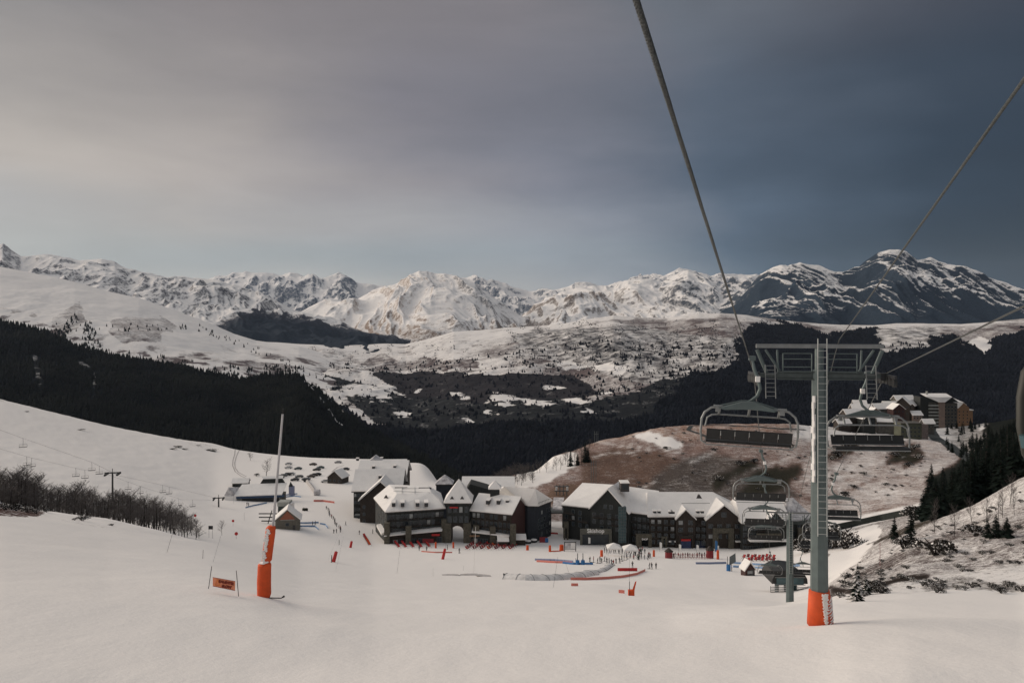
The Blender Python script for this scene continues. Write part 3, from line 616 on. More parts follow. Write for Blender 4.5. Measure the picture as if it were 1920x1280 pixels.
# orange pad on tower 1, a thing that is strapped on: part of the tower
m=MB(); ring0=[];ring1=[]
for k in range(16):
    a=k/16*2*math.pi; ring0.append(Vector((math.cos(a)*.60+.05,math.sin(a)*.56,.05+.05*math.sin(3*a)))); ring1.append(Vector((math.cos(a)*.47,math.sin(a)*.45,1.62+.03*math.sin(2*a))))
m.loft(ring0,ring1); pad=m.build('foot_pad',G_orange,t1,True)
m=MB()
for k in range(22):
    z=.28+k*.061; f=(z)/1.6; rr=.56-.11*f; a0=R(-92+14*(1-f))+.05*math.sin(k*2.7); a1=a0+R(8+26*f+3*math.sin(k*1.9))
    arc=[Vector((math.cos(a0+(a1-a0)*i/5)*(rr+.03)+.02,math.sin(a0+(a1-a0)*i/5)*(rr+.03),z+.02*math.sin(i*2+k))) for i in range(6)]
    m.tube(arc,.036,5)
for k in range(9):
    z=.22+k*.125; f=z/1.6; rr=.58-.11*f; a0=R(-56+4*math.sin(k)); a1=R(2+8*math.sin(k*1.3)); arc=[Vector((math.cos(a0+(a1-a0)*i/5)*(rr+.02)+.02,math.sin(a0+(a1-a0)*i/5)*(rr+.02),z+.16*i/5+.02*math.sin(i+k*3))) for i in range(6)]
    m.tube(arc,[.02,.03,.034,.03,.024,.012],5)
m.build('snow_streak',G_snowpack,pad)
T2b=gd(1481,100); T2t=P(1480,962,100)
t2=tower(T2b,T2t,'farther chairlift tower standing before the right end of the dark hotel',w=.85,half=2.75)
M1=Matrix.Translation(T1)@Matrix.Rotation(R(-7),4,'Z'); M2=Matrix.Translation(T2b)@Matrix.Rotation(R(-7),4,'Z'); H2=T2t.z-T2b.z
A1=M1@Vector((-2.95,0,H1*.90+.12)); C1=M1@Vector((2.95,0,H1*.90+.12)); A2=M2@Vector((-2.75,0,H2*.90+.12)); C2=M2@Vector((2.75,0,H2*.90+.12))
ST=gd(1470,150)
A3=ST+Vector((-2.4,0,4.2)); C3=ST+Vector((2.4,0,4.2))
A0=P(1180,-40,4.6); A0=A0+(A0-A1)*.25; C0=P(1842,612,18)
C0=C1+(C0-C1)*2.2
B0=P(1935,128,7.5); B1=M1@Vector((.85,0,H1+.32)); B0=B1+(B0-B1)*1.3
Am=P(1402,662,31.2)
rope('haul_rope',[A0,Am,A1,A2,A3],.025,'thick twisted haul rope crossing the sky from top centre to the near tower',sag=0,lay=.30)
rope('haul_rope',[C0,C1,C2,C3],.022,'haul rope climbing to the right from the right side of the near lift tower')
rope('signal_cable',[B0,B1,M2@Vector((.8,0,H2+.3))],.021,'thin twisted cable crossing the sky on the right to the top of the tower',lay=.24)
# ---------------- chairs of the main lift ----------------
def chair_mesh():
    out={}
    m=MB(); m.tube([(0,0,.0),(-.05,0,-.15),(-.10,0,-.35),(-.24,0,-.62),(-.33,0,-.95),(-.24,0,-1.22),(-.02,0,-1.42),(.18,0,-1.52)],[.05,.05,.06,.06,.06,.06,.055,.05],8); m.box((0,0,.02),(.22,.3,.16)); out['hanger']=(m,G_steel)
    m=MB(); m.box((-.23,-.005,-.64),(.16,.14,.18),0); out['label_sleeve']=(m,G_snowpack)
    m=MB(); m.plate([(-.95,.05,-1.72),(-.1,.05,-1.44),(.3,.05,-1.46),(1.1,.05,-1.74),(.9,.05,-1.80),(.0,.05,-1.72),(-.8,.05,-1.78)],(0,.25,0)); m.tube([(-1.05,0,-1.70),(-.1,0,-1.43),(.3,0,-1.44),(1.2,0,-1.72)],.03,6); out['canopy_bow']=(m,G_steel)
    m=MB(); m.tube([(-1.1,.05,-1.72),(-1.35,.05,-1.76),(-1.58,.05,-1.95),(-1.68,.05,-2.2),(-1.70,.02,-2.7),(-1.66,-.05,-3.08),(-1.5,-.25,-3.2)],.042,8); m.tube([(1.1,.05,-1.72),(1.35,.05,-1.76),(1.58,.05,-1.95),(1.68,.05,-2.2),(1.70,.02,-2.7),(1.66,-.05,-3.08),(1.5,-.25,-3.2)],.042,8); m.tube([(-1.1,.05,-1.72),(1.1,.05,-1.72)],.05,6)
    for x in (-1.12,1.12): m.box((x,.05,-1.68),(.30,.22,.05)); m.box((x,.05,-1.80),(.16,.16,.22))
    out['frame']=(m,G_steel2)
    m=MB(); m.tube([(-1.52,-.35,-2.55),(-1.46,-.33,-2.2),(-1.3,-.3,-2.08),(-1.1,-.3,-2.05),(1.1,-.3,-2.05),(1.3,-.3,-2.08),(1.46,-.33,-2.2),(1.52,-.35,-2.55)],.032,8)
    for x in (-1.05,0,1.05): m.tube([(x,-.05,-1.72),(x,-.3,-2.05)],.045,6)
    out['restraint_bar']=(m,G_steel2)
    m=MB(); 
    for k in range(6): 
        x=-1.25+k*.5; m.plate([(x-.243,.15,-2.60),(x+.243,.15,-2.60),(x+.243,.0,-3.0),(x-.243,.0,-3.0)],(0,.07,.02))
    m.tube([(-1.5,.17,-2.58),(1.5,.17,-2.58)],.02,5); out['backrest']=(m,G_black)
    m=MB()
    for k in range(6):
        x=-1.25+k*.5; m.box((x,-.28,-3.08),(.486,.52,.10))
    out['seat']=(m,G_black)
    m=MB(); m.tube([(-1.52,.02,-2.97),(1.52,.02,-2.97)],.018,5); m.tube([(-1.52,-.55,-3.15),(1.52,-.55,-3.15)],.026,5)
    m.tube([(-1.52,.28,-3.17),(1.52,.28,-3.17)],.022,5)
    for x in (-1.0,-.5,0,.5,1.0): m.tube([(x,.10,-2.58),(x,.06,-2.78)],[.013,.02],5); m.tube([(x,.24,-2.62),(x,.23,-2.80)],[.013,.022],5)
    out['trim_rail']=(m,G_steel2)
    for k,v in out.items():
        v[0].v=[(x*1.05,y,z-(.22 if z<-1.0 else .22*max(0,-z))) for x,y,z in v[0].v]
    return {k:(v[0].mesh(k,v[1],False)) for k,v in out.items()}
CH=chair_mesh()
def lift_chair(p,label,rz,tilt=0,first=[None]):
    if first[0] is None:
        o=empty('lift_chair',p,label,'chairlift chair','six-seat chairs of the main chairlift')
        for k,me in CH.items(): child(k,me,o)
        first[0]=o
    else:
        o=copy_tree(first[0]); o.location=p; o['label']=label
    o.rotation_euler=(0,tilt,rz); return o
def on(a,b,d): t=(d-a.y)/(b.y-a.y); return seg(a,b,t)
c=on(Am,A1,32.4); lift_chair(c+Vector((.12,0,-.04)),'empty black six-seat chair nearest the camera, hanging left of the tower',R(-10+180),R(-2.5)).scale=(1.07,1.07,1.05)
lift_chair(C1+Vector((-.30,1.15,-.1)),'empty chair hanging just right of the near mast, before the far village',R(-4))
lift_chair(on(A1,A2,56),'empty black chair hanging before the brown hillside, left of the mast',R(-8+180))
lift_chair(on(C1,C2,64),'empty chair partly hidden by the near mast, over the brown hillside',R(-6))
lift_chair(on(A1,A2,72),'chair hanging over the snowy roof of the right hotel',R(-8+180))
lift_chair(on(A1,A2,88),'dark chair hanging before the wall of the right hotel just left of the farther tower',R(-8+180))
lift_chair(on(C1,C2,82),'chair half hidden behind the near mast at the height of the hotel roof',R(-6))
lift_chair(on(C1,C2,94),'chair hanging beside the farther tower on its right, before the hotel wall',R(-6))
lift_chair(on(A2,A3,128),'small chair hanging over the blue mats left of the farther tower',R(-8+180))
lift_chair(on(C2,C3,126),'small chair hanging right of the farther tower above the lift station',R(-6))

# ---------------- lower station of the main lift ----------------
o=empty('lift_station',ST,'dark domed chairlift station with teal glazing by the farther tower','lift station')
m=MB(); prof=[(-1,0),(-.97,.35),(-.8,.72),(-.5,.93),(0,1.0),(.5,.93),(.8,.72),(.97,.35),(1,0)]
a=[Vector((x*3.3,-3.2,2.5+z*2.6)) for x,z in prof]; b=[Vector((x*3.1,3.6,2.3+z*2.5)) for x,z in prof]; m.loft(a,b); m.build('hood',G_black,o)
m=MB(); m.box((0,-3.25,3.0),(5.0,.12,1.2)); m.build('glazing',G_teal,o)
for x in (-1.7,0,1.7):
    m=MB(); m.tube([(x,-1,-1.5),(x,-1,2.6)],.38,10); m.build('pillar',G_teal,o)
m=MB(); m.box((0,-3.35,3.72),(5.6,.10,.10)); m.box((0,-3.35,2.36),(5.6,.10,.12)); m.build('frame_beam',G_steel2,o)
for sx_ in ((-3.6,-.6),(1.4,3.3)):
    m=MB()
    for k in range(7): m.tube([(sx_[0],-3.6+k*.05,.15+k*.3),(sx_[1],-3.6+k*.05,.05+k*.3)],.05,5)
    for x in sx_: m.tube([(x,-3.5,-.5),(x,-3.3,2.1)],.05,4)
    m.build('queue_rail',G_dark,o)
m=MB()
for k in range(7): m.box((-2.1,-3.6+k*.05,.22+k*.3),(2.6,.10,.06))
m.build('snow_cap',G_snowpack,o)
# ---------------- buildings ----------------
WIN={}
def win_mesh(w,h,kind=0):
    k=(round(w,1),round(h,1),kind)
    if k not in WIN:
        m=MB(); m.cm=0; m.box((0,0,0),(w,.06,h)); m.cm=1
        t=.09
        for x in (-w/2,w/2): m.box((x,-.02,0),(t,.12,h+t))
        for z in (-h/2,h/2): m.box((0,-.025,z),(w+t,.13,t))
        if w>1.3: m.box((0,-.02,0),(t*.7,.10,h))
        WIN[k]=m.mesh('window',[G_lit if kind else G_glass,G_frame])
    return WIN[k]
BAL={}
def bal_mesh(w):
    k=round(w,1)
    if k not in BAL:
        m=MB(); m.box((0,-.55,0),(w,1.1,.14)); m.box((0,-1.05,.95),(w,.07,.07)); m.box((0,-1.05,.5),(w,.04,.04))
        n=max(2,int(w/.5))
        for i in range(n+1): m.box((-w/2+i*w/n,-1.05,.5),(.05,.05,.9))
        BAL[k]=m.mesh('balcony',G_wood)
    return BAL[k]
def facade(par,A,B,z0,z1,rows,cols,w=1.2,h=1.4,bal=0,seed=0,skip=.08,lit=.12,off=.05):
    """windows and balconies on the wall from A to B (x,y), camera side"""
    A=Vector((A[0],A[1],0)); B=Vector((B[0],B[1],0)); d=(B-A); L_=d.length; d.normalize(); nrm=Vector((d.y,-d.x,0))
    if nrm.dot(-(A+B)/2)<0: nrm=-nrm; 
    rz=math.atan2(-nrm.x,nrm.y)+math.pi; r_=random.Random(seed+int(L_*7)); o_=Vector(par.location)
    for i in range(rows):
        z=z0+(i+.5)*(z1-z0)/rows
        for j in range(cols):
            p=A+d*L_*(j+.5)/cols+nrm*off; p.z=z
            if r_.random()<skip: continue
            child('window',win_mesh(w,h,1 if r_.random()<lit else 0),par,p-o_,rz)
        if bal and i>0:
            for j in range(bal):
                if r_.random()<.25: continue
                p=A+d*L_*(j+.5)/bal+nrm*off; p.z=z-(h/2+.15); child('balcony',bal_mesh(L_/bal*.72),par,p-o_,rz)
def bpart(par,name,mb,mats,label=None,sm=False):
    o_=Vector(par.location); mb.v=[tuple(Vector(v)-o_) for v in mb.v]; return mb.build(name,mats,par,sm,label)
def wallh(par,pts,zb,mat_,tops=(),name='wall',label=None,ztop=None):
    """vertical wall block: pts carry their eave height; tops are extra points (gable apexes)"""
    p=[Vector(q) for q in pts]; h=[Vector((q.x,q.y,zb)) for q in p]+[q-Vector((0,0,.25)) for q in p]+[Vector(t)-Vector((0,0,.45)) for t in tops]
    return bpart(par,name,MB().hull(h),mat_,label)
def roofh(par,eave,top,over=1.0,th=.55,mat_=None,label=None,fascia=True):
    """snowy roof: hull of eave points (pushed out by 'over') and ridge/top points, with a boarded edge below"""
    e=[Vector(q) for q in eave]; t=[Vector(q) for q in top]; c=sum(e,Vector())/len(e); e2=[]
    for q in e:
        d=(q-c); d.z=0; e2.append(q+d.normalized()*over)
    r=bpart(par,'roof',MB().hull([q+Vector((0,0,.12)) for q in e2]+[q+Vector((0,0,th)) for q in e2]+[q+Vector((0,0,th)) for q in t]),mat_ or G_roof,label)
    if fascia:
        e3=[q+(q-c).normalized()*-.12 for q in e2]; mb=MB().hull([q+Vector((0,0,-.28)) for q in e3]+[q+Vector((0,0,.14)) for q in e3]); bpart(par,'eave_board',mb,G_fascia)
    return r
def roofg(par,e1,e2,e3,e4,r1,r2,over=.8,th=.55,mat_=None,label=None):
    """gable roof of two snowy slabs; r1 stands over e1-e4, r2 over e2-e3"""
    e1,e2,e3,e4,r1,r2=[Vector(q) for q in (e1,e2,e3,e4,r1,r2)]; u=(r2-r1); u.z=0; u=u.normalized()*over; out=[]
    for a,b in ((e1,e2),(e4,e3)):
        da=(a-r1); k=1+over/max((Vector((da.x,da.y,0))).length,1); a2=r1+(a-r1)*k-u; b2=r2+(b-r2)*k+u; pts=[a2,b2,r2+u,r1-u]
        out.append(bpart(par,'roof',MB().hull([q+Vector((0,0,.1)) for q in pts]+[q+Vector((0,0,th)) for q in pts]),mat_ or G_roof,label))
        bpart(par,'eave_board',MB().hull([a2+Vector((0,0,-.25)),b2+Vector((0,0,-.25)),a2+Vector((0,0,.08)),b2+Vector((0,0,.08)),a2+(r1-a2)*.06+Vector((0,0,.05)),b2+(r2-b2)*.06+Vector((0,0,.05))]),G_fascia)
    return out[0]
def dormer(roof,p,w=1.3,l=3.2,h=1.2,rz=0,name='dormer',flat=True):
    """small dormer box: snowy lid, dark front; p = foot of its front"""
    o_=Vector(roof.parent.location) if roof.parent else Vector(); m=MB(); M=Matrix.Translation(Vector(p)-o_)@Matrix.Rotation(rz,4,'Z')
    m.cm=0; m.box((0,l/2,h*.4),(w,l,h),0,M); m.cm=1; m.box((0,l/2-.1,h*.95),(w+.3,l+.3,.28),0,M); m.cm=2; m.box((0,-.03,h*.45),(w*.7,.08,h*.55),0,M)
    return m.build(name,[G_fascia,G_roof,G_glass],roof)
def vent(roof,p,s=.7,name='roof_vent'):
    o_=Vector(roof.parent.location); q=Vector(p)-o_; m=MB(); m.add([q+Vector((-s,0,0)),q+Vector((s,0,0)),q+Vector((0,0,s*1.5)),q+Vector((0,s*2.2,s*.9))],[(0,1,2),(0,2,3),(1,3,2),(0,3,1)]); return m.build(name,G_fascia,roof)
def pillar(par,px,z0,z1,y,w=1.6,mat_=None,pyb=None):
    p=P(px,HY,y); m=MB(); m.box((p.x,p.y,(z0+z1)/2),(w,w,z1-z0)); bpart(par,'stone_pier',m,mat_ or G_stone)
def back(p,dy,dx=0,dz=0): return Vector(p)+Vector((dx,dy,dz))
def xy(p): return (p.x,p.y)
ZB=-89
# --- large left residence with three stacked roofs (A)
bA=empty('residence',Vector((-55,350,-88)),'long dark residence behind on the left with stacked snowy roofs and pointed gable ends','building')
def wing(b,pl,pr,d,zre,ztop,depth,wm,lab=None):
    """gable wing with its ridge left-right: pl,pr = front eave corners"""
    bl,br=back(pl,depth),back(pr,depth); rl=seg(pl,bl,.5); rr=seg(pr,br,.5); rl.z=rr.z=ztop
    wallh(b,[pl,pr,br,bl],-93,wm,[rl,rr]); return roofg(b,pl,pr,br,bl,rl,rr,.8,.6),rl,rr
zA=-75.2; pl=Q(663,918,zA); pr=Q(757,908,zA); pr.y=pl.y+2
rA,rl,rr=wing(bA,pl,pr,0,0,-68.4,16,G_wood2)
pl2=Vector((pl.x-1.5,pl.y+18,-73.2)); pr2=Vector((pr.x-.5,pl.y+19,-73.2)); rB,r2l,r2r=wing(bA,pl2,pr2,0,0,-68.0,17,G_wood)
pl3=Vector((pl.x-4.5,pl.y+37,-76.0)); pr3=Vector((pr.x-4,pl.y+38,-76.0)); rC,_a,_b=wing(bA,pl3,pr3,0,0,-70.8,16,G_wood)
for roof_,pts in ((rA,[(712,896),(742,893)]),(rB,[(700,878),(740,877)]),(rC,[(670,863),(715,862)])):
    for px,py in pts:
        zz=-71 if roof_ is rA else (-70.2 if roof_ is rB else -73); dormer(roof_,Q(px,py,zz),1.2,1.6,1.2,name='chimney')
# cross gable with a valley dormer on the rear roof
gq=P(700,869,pl3.y+1); m=MB(); 
roofh(bA,[gq+Vector((-4.5,-2,-1)),gq+Vector((4.5,-2,-1)),gq+Vector((4.5,8,-1)),gq+Vector((-4.5,8,-1))],[gq+Vector((0,-2,2.6)),gq+Vector((0,8,2.6))],.4,.4,G_patchy)
# front gable wing
ap=P(714,903,334); lf=P(675,936,334); rt=P(752,936,334); ap.z+=0; lf.z=rt.z=-77.6
wallh(bA,[lf,rt,back(rt,8),back(lf,8)],ZB,G_wood,[ap,back(ap,9)],label='dark gabled front wing')
for s_,e_ in ((1,lf),(-1,rt)):
    m=MB(); dirv=(ap-e_); ex=e_-dirv*.06; m.hull([ex+Vector((0,-1.3,.1)),ap+Vector((0,-1.3,.1)),ex+Vector((0,-1.3,.75)),ap+Vector((0,-1.3,.85)),ex+Vector((0,9,.1)),ap+Vector((0,12,.1)),ex+Vector((0,9,.75)),ap+Vector((0,12,.85))]); bpart(bA,'roof',m,G_roof)
facade(bA,xy(Vector((pl.x,pl.y,0))),xy(Vector((lf.x,pl.y,0))),-88,-76,4,3,1.0,1.3,seed=3)
facade(bA,xy(lf),xy(rt),-88,-79,3,5,1.0,1.3,seed=4,skip=.3)
facade(bA,(pl.x-.02,pl.y+.5),(pl.x-.02,pl.y+15.5),-88,-76,4,5,1.0,1.3,seed=5)
m=MB(); q0=G(690,978,300); m.box((q0.x,q0.y,q0.z+3),(11,2.2,.3)); m.tube([(q0.x-2,q0.y-1,q0.z),(q0.x-2,q0.y-1,q0.z+3)],.25,6); m.tube([(q0.x+5,q0.y-1,q0.z),(q0.x+5,q0.y-1,q0.z+3)],.25,6); bpart(bA,'porch',m,G_frame)
# --- front left hotel (B)
zE=-73.9
e1=Q(725,960,zE); e2=Q(832,953,zE); e3=Q(704,935,zE); t1_=Q(744,928,-69.8); t2_=Q(808,924.5,-69.4); t3_=Q(803,913,-69.6); t4_=Q(730,910,-69.8); e4=back(e2,24); e4.x=t3_.x+4
bB=empty('hotel',Vector((e1.x,e1.y,-86)),'front left hotel with hipped snowy mansard roof, long snow-topped awning and stone piers','building')
wallh(bB,[e1,e2,e4,e3],ZB,G_wood2); rfB=roofh(bB,[e1,e2,e4,e3],[t1_,t2_,t3_,t4_],.9,.5)
for px in (738,755,783,799.5): dormer(rfB,Q(px,949,-72.2)+Vector((0,-.2,.1)),1.3,4.6,1.5,rz=R(8))
for px,py in ((724,933),(813,929)): vent(rfB,Q(px,py,-71.2)+Vector((0,-.6,0)),.9)
m=MB(); k_=Q(752,914,-69.2); m.box(k_,(5,.5,.4)); m.box(Q(770,916,-69.2),(7,.5,.3)); m.box(Q(797,915,-69.2),(5,1.2,.5)); bpart(bB,'roof_equipment',m,G_dark)
m=MB()
for (a_,b_) in (((738,920),(806,923)),((754,912),(754,925)),((778,913),(778,925))): m.tube([Q(*a_,-69.0),Q(*b_,-69.0)],.07,4)
bpart(bB,'roof_rail',m,G_frame)
facade(bB,xy(e1),xy(e2),-82.6,-74.6,3,13,1.3,1.7,bal=5,seed=11,lit=.2); facade(bB,xy(e3),xy(e1),-85,-75,4,5,1.2,1.6,seed=12,lit=.25)
for px in (726,766,833): 
    y_=e1.y-1.0 if px<800 else e2.y-1.0; pillar(bB,px,-88,-77.5 if px!=766 else -78.8,y_,2.0)
aw=MB(); q1=Q(722,1001,-82.2); q2=Q(830,991,-81.4); 
aw.hull([q1+Vector((0,-2.6,-.2)),q2+Vector((0,-2.6,-.2)),q1+Vector((.8,1.5,.9)),q2+Vector((0,1.5,.9)),q1+Vector((0,-2.6,.15)),q2+Vector((0,-2.6,.15)),q1+Vector((0,2,-.2)),q2+Vector((0,2,-.2))]); bpart(bB,'awning',aw,G_roof,'snow-covered awning along the front')
aw=MB(); q0=Q(706,987,-82.0); aw.hull([q0,q0+Vector((0,0,.9)),q1+Vector((-1.2,-1,-.2)),q1+Vector((-1.2,-1,.5)),q1+Vector((.8,1,0)),q0+Vector((3,1,.2)),q0+Vector((3,1,1.2)),q1+Vector((.8,1,1))]); bpart(bB,'awning',aw,G_roof,'short snow-covered awning on the left corner')
m=MB(); f1=Vector((q1.x+.5,q1.y-1.2,-85)); f2=Vector((q2.x,q2.y-1.0,-85)); m.hull([f1+Vector((0,0,-3)),f2+Vector((0,0,-3)),f1+Vector((0,0,2.6)),f2+Vector((0,0,3.2)),f1+Vector((0,3,-3)),f2+Vector((0,3,-3)),f1+Vector((0,3,2.6)),f2+Vector((0,3,3.2))]); bpart(bB,'shop_front',m,G_wood)
facade(bB,xy(f1),xy(f2),-87,-83.2,1,9,1.9,1.9,seed=14,lit=.3,off=.08)
m=MB(); s1=f1.lerp(f2,.26)+Vector((0,-.15,3.05)); s2=f1.lerp(f2,.55)+Vector((0,-.15,3.1)); m.hull([s1,s2,s1+Vector((0,0,.55)),s2+Vector((0,0,.55)),s1+Vector((0,.1,0)),s2+Vector((0,.1,0)),s1+Vector((0,.1,.55)),s2+Vector((0,.1,.55))]); bpart(bB,'sign_board',m,G_frame)
m=MB(); s1=Q(818,1000,-83); m.box(s1+Vector((0,-2.4,.2)),(3.0,.2,.7)); bpart(bB,'shop_sign',m,G_red,'red sign over the right-hand shop door')
m=MB(); s1=Q(804,1010,-84.4); m.box(s1+Vector((0,-2.4,0)),(4.2,.2,1.6)); bpart(bB,'shop_window_display',m,G_dred)
# --- pyramid roofed gate tower (T)
bT=empty('gate_tower',P(858,1012,304),'square dark tower with pointed pyramid snow roof over an arched passage','building')
e1=P(834,943,302); e2=P(883,943,302); z_=-71.4; e1.z=e2.z=z_; e3,e4=back(e2,11),back(e1,11); apx=(e1+e3)/2; apx.z=-63.6
wallh(bT,[e1+Vector((.6,0,0)),e2-Vector((.6,0,0)),e3,e4],-79.0,G_wood2); rt_=roofh(bT,[e1,e2,e3,e4],[apx],.7,.4)
m=MB(); m.tube([apx,apx+Vector((0,0,2.2))],[.12,.02],5); bpart(bT,'finial',m,G_dark)
for px in (847.5,866.5): vent(rt_,Q(px,935,-69.9)+Vector((0,-.3,0)),.8)
for x0,x1 in ((833,846),(869,883)):
    a_=P(x0,HY,302); b_=P(x1,HY,302); m=MB(); m.box(((a_.x+b_.x)/2,306,-84),((b_.x-a_.x),9,10.2)); bpart(bT,'stone_pier',m,G_stone)
m=MB(); a_=P(845.5,HY,302.5); b_=P(869.5,HY,302.5); arc=[Vector((a_.x,302.6,-79)),Vector((a_.x,302.6,-82.5))]+[Vector(((a_.x+b_.x)/2-math.cos(t*math.pi)*(b_.x-a_.x)/2,302.6,-82.5+math.sin(t*math.pi)*2.4)) for t in [i/10 for i in range(1,10)]]+[Vector((b_.x,302.6,-82.5)),Vector((b_.x,302.6,-79))]
m.plate(arc,(0,8,0)); bpart(bT,'arch',m,G_wood)
facade(bT,(P(838,HY,302).x,302),(P(880,HY,302).x,302),-79.3,-72,2,4,1.3,2.2,seed=21,lit=.25,skip=0)
m=MB(); q=P(851,951,301.6); m.box(q,(3.2,.2,.5)); bpart(bT,'sign',m,G_red)
# --- front hotel with red gable (C)
zE=-74.2
e1=Q(885,955,zE); e2=Q(959,962,zE); r1=Q(915,927,-69.6); r2=Q(974,932.5,-69.6); k1=r1+(r1-e1)*.0; 
dv=(r2-e2); dv.z=0; e3=e2+dv*2; e4=e1+dv*2; r1=e1+dv+Vector((0,0,-69.6-zE)); r2=e2+dv+Vector((0,0,-69.6-zE))
bC=empty('hotel',Vector((e1.x,e1.y,-86)),'front hotel with dark red gable end facing right and three slot dormers','building')
wallh(bC,[e1,e2,e3,e4],ZB,G_wood,[r1,r2]); rfC=roofg(bC,e1,e2,e3,e4,r1,r2,.7,.5)
m=MB(); nn=Vector((.10,-.04,0)); m.hull([e2+nn+Vector((0,0,-.4)),e3+nn+Vector((0,0,-.4)),r2+nn+Vector((0,0,-.6)),Vector((e2.x,e2.y,-88))+nn,Vector((e3.x,e3.y,-88))+nn,e2+Vector((0,0,-.4)),e3+Vector((0,0,-.4)),r2+Vector((0,0,-.6)),Vector((e2.x,e2.y,-88)),Vector((e3.x,e3.y,-88))]); bpart(bC,'gable_cladding',m,G_wred,'dark red boarded gable wall')
for px in (914,934,951): dormer(rfC,Q(px,945,-71.9)+Vector((0,-.2,.2)),1.3,5.2,1.5,rz=R(-14))
facade(bC,xy(e1),xy(e2),-83,-74.8,3,9,1.2,1.8,bal=3,seed=31,lit=.15)
for px in (893,924,962): pillar(bC,px,-88,-78 if px>950 else -79.5,e1.lerp(e2,(px-885)/75).y-1,2.2)
aw=MB(); q1=Q(885,995,-82); q2=Q(955,1003,-82.6); aw.hull([q1+Vector((0,-2,-.1)),q2+Vector((0,-2,-.1)),q1+Vector((0,-2,.25)),q2+Vector((0,-2,.25)),q1+Vector((0,1.5,.8)),q2+Vector((0,1.5,.8)),q1+Vector((0,1.5,0)),q2+Vector((0,1.5,0))]); bpart(bC,'awning',aw,G_roof,'snow-covered awning under the balconies')
m=MB(); f1=q1+Vector((.3,-1.2,-5)); f2=q2+Vector((0,-1.2,-5)); m.hull([f1,f2,f1+Vector((0,0,4.8)),f2+Vector((0,0,4.8)),f1+Vector((0,3,0)),f2+Vector((0,3,0)),f1+Vector((0,3,4.8)),f2+Vector((0,3,4.8))]); bpart(bC,'shop_front',m,G_wood2)
facade(bC,xy(f1),xy(f2),-87,-83.4,1,7,1.8,1.8,seed=34,lit=.2,off=.08)
m=MB(); m.box(Q(890,1002,-83)+Vector((0,-1.6,0)),(3.8,.2,.5)); bpart(bC,'shop_sign',m,G_och,'orange sign over the left door')
for px,py in ((944,1005),(976,1002)):
    q=Q(px,py,-83.4)+Vector((0,-3.5,0)); m=MB(); m.hull([q+Vector((-2.2,-1.6,-.6)),q+Vector((2.2,-1.6,-.6)),q+Vector((-2.4,1.4,.7)),q+Vector((2,1.4,.7)),q+Vector((-2.2,-1.6,-.3)),q+Vector((2.2,-1.6,-.3)),q+Vector((-2.4,1.4,1)),q+Vector((2,1.4,1))]); bpart(bC,'canopy',m,G_roof)
    m=MB(); m.box(q+Vector((0,0,-2.2)),(3.6,2.2,3.2)); bpart(bC,'kiosk',m,G_wood)
# --- hipped corner building (D) with cupola
zE=-73.4
e1=Q(989,948,zE); e2=Q(1008,948.5,zE); e3=Q(1033,938.5,zE); t1_=Q(1004,918,-67.2); t2_=Q(945,914,-67.4); e4=Q(930,930,zE)
bD=empty('residence',Vector((e2.x,e2.y,-86)),'blue-black corner residence right of the red gable, hipped roof and little square cupola','building')
wallh(bD,[e1,e2,e3,back(e4,14),e4],ZB,G_navy); rfD=roofh(bD,[e1,e2,e3,back(e3,8,-14),back(e4,14),e4],[t1_,t2_],.7,.5)
facade(bD,xy(e2),xy(e3),-86,-75,4,5,1.0,1.4,seed=41,lit=0.06,skip=.2)
cp=Q(928,921,-68.3); m=MB(); m.box(cp+Vector((0,0,-.4)),(3.6,3.6,3.4)); bpart(bD,'cupola',m,G_wood2); 
m=MB(); b_=[cp+Vector((x,y,1.3)) for x,y in ((-2.5,-2.5),(2.5,-2.5),(2.5,2.5),(-2.5,2.5))]; m.hull(b_+[q+Vector((0,0,.35)) for q in b_]+[cp+Vector((0,0,4.4))]); bpart(bD,'cupola_roof',m,G_roof)
for px,py in ((951,917),(957,917),(974,918),(997,922)): vent(rfD,Q(px,py,-68.6),.7)
m=MB(); 
for i in range(9):
    t_=i/8; p_=seg(Q(1009,946.5,-72.6),Q(1031,938,-72.6),t_); m.tube([p_,p_+Vector((0,0,.8))],.05,4)
m.tube([Q(1009,946.5,-72.6)+Vector((0,0,.8)),Q(1031,938,-72.6)+Vector((0,0,.8))],.06,4); bpart(bD,'snow_guard',m,G_dark)
# --- rear courtyard residence
zE=-76.5
e1=P(868,916,352); e2=P(962,916,352); e1.z=e2.z=zE
bR=empty('residence',Vector((e1.x,352,-88)),'rear courtyard residence with dark pointed gable seen between the front roofs','building')
e3,e4=back(e2,14),back(e1,14); r1,r2=seg(e1,e4,.5),seg(e2,e3,.5); r1.z=r2.z=-73.2
wallh(bR,[e1,e2,e3,e4],-90,G_wood2,[r1,r2]); roofg(bR,e1,e2,e3,e4,r1,r2,.8,.5)
ap=P(890,905,344); l_=P(874,917,344); r_=P(920,917,344); wallh(bR,[l_,r_,back(r_,10),back(l_,10)],-90,G_wood2,[ap+Vector((-2,0,0)),back(ap,10,-2)],label='dark gabled bay')
facade(bR,xy(l_),xy(r_),-80,-77,1,5,1.1,1.3,seed=51)
ap=P(834,895,350); b_=[Vector((ap.x+x,350+y,-73.8)) for x,y in ((-3.5,-3.5),(3.5,-3.5),(3.5,3.5),(-3.5,3.5))]
wallh(bR,b_,-90,G_navy,name='turret'); roofh(bR,b_,[Vector((ap.x,350,-70.4))],.5,.3,G_patchy)
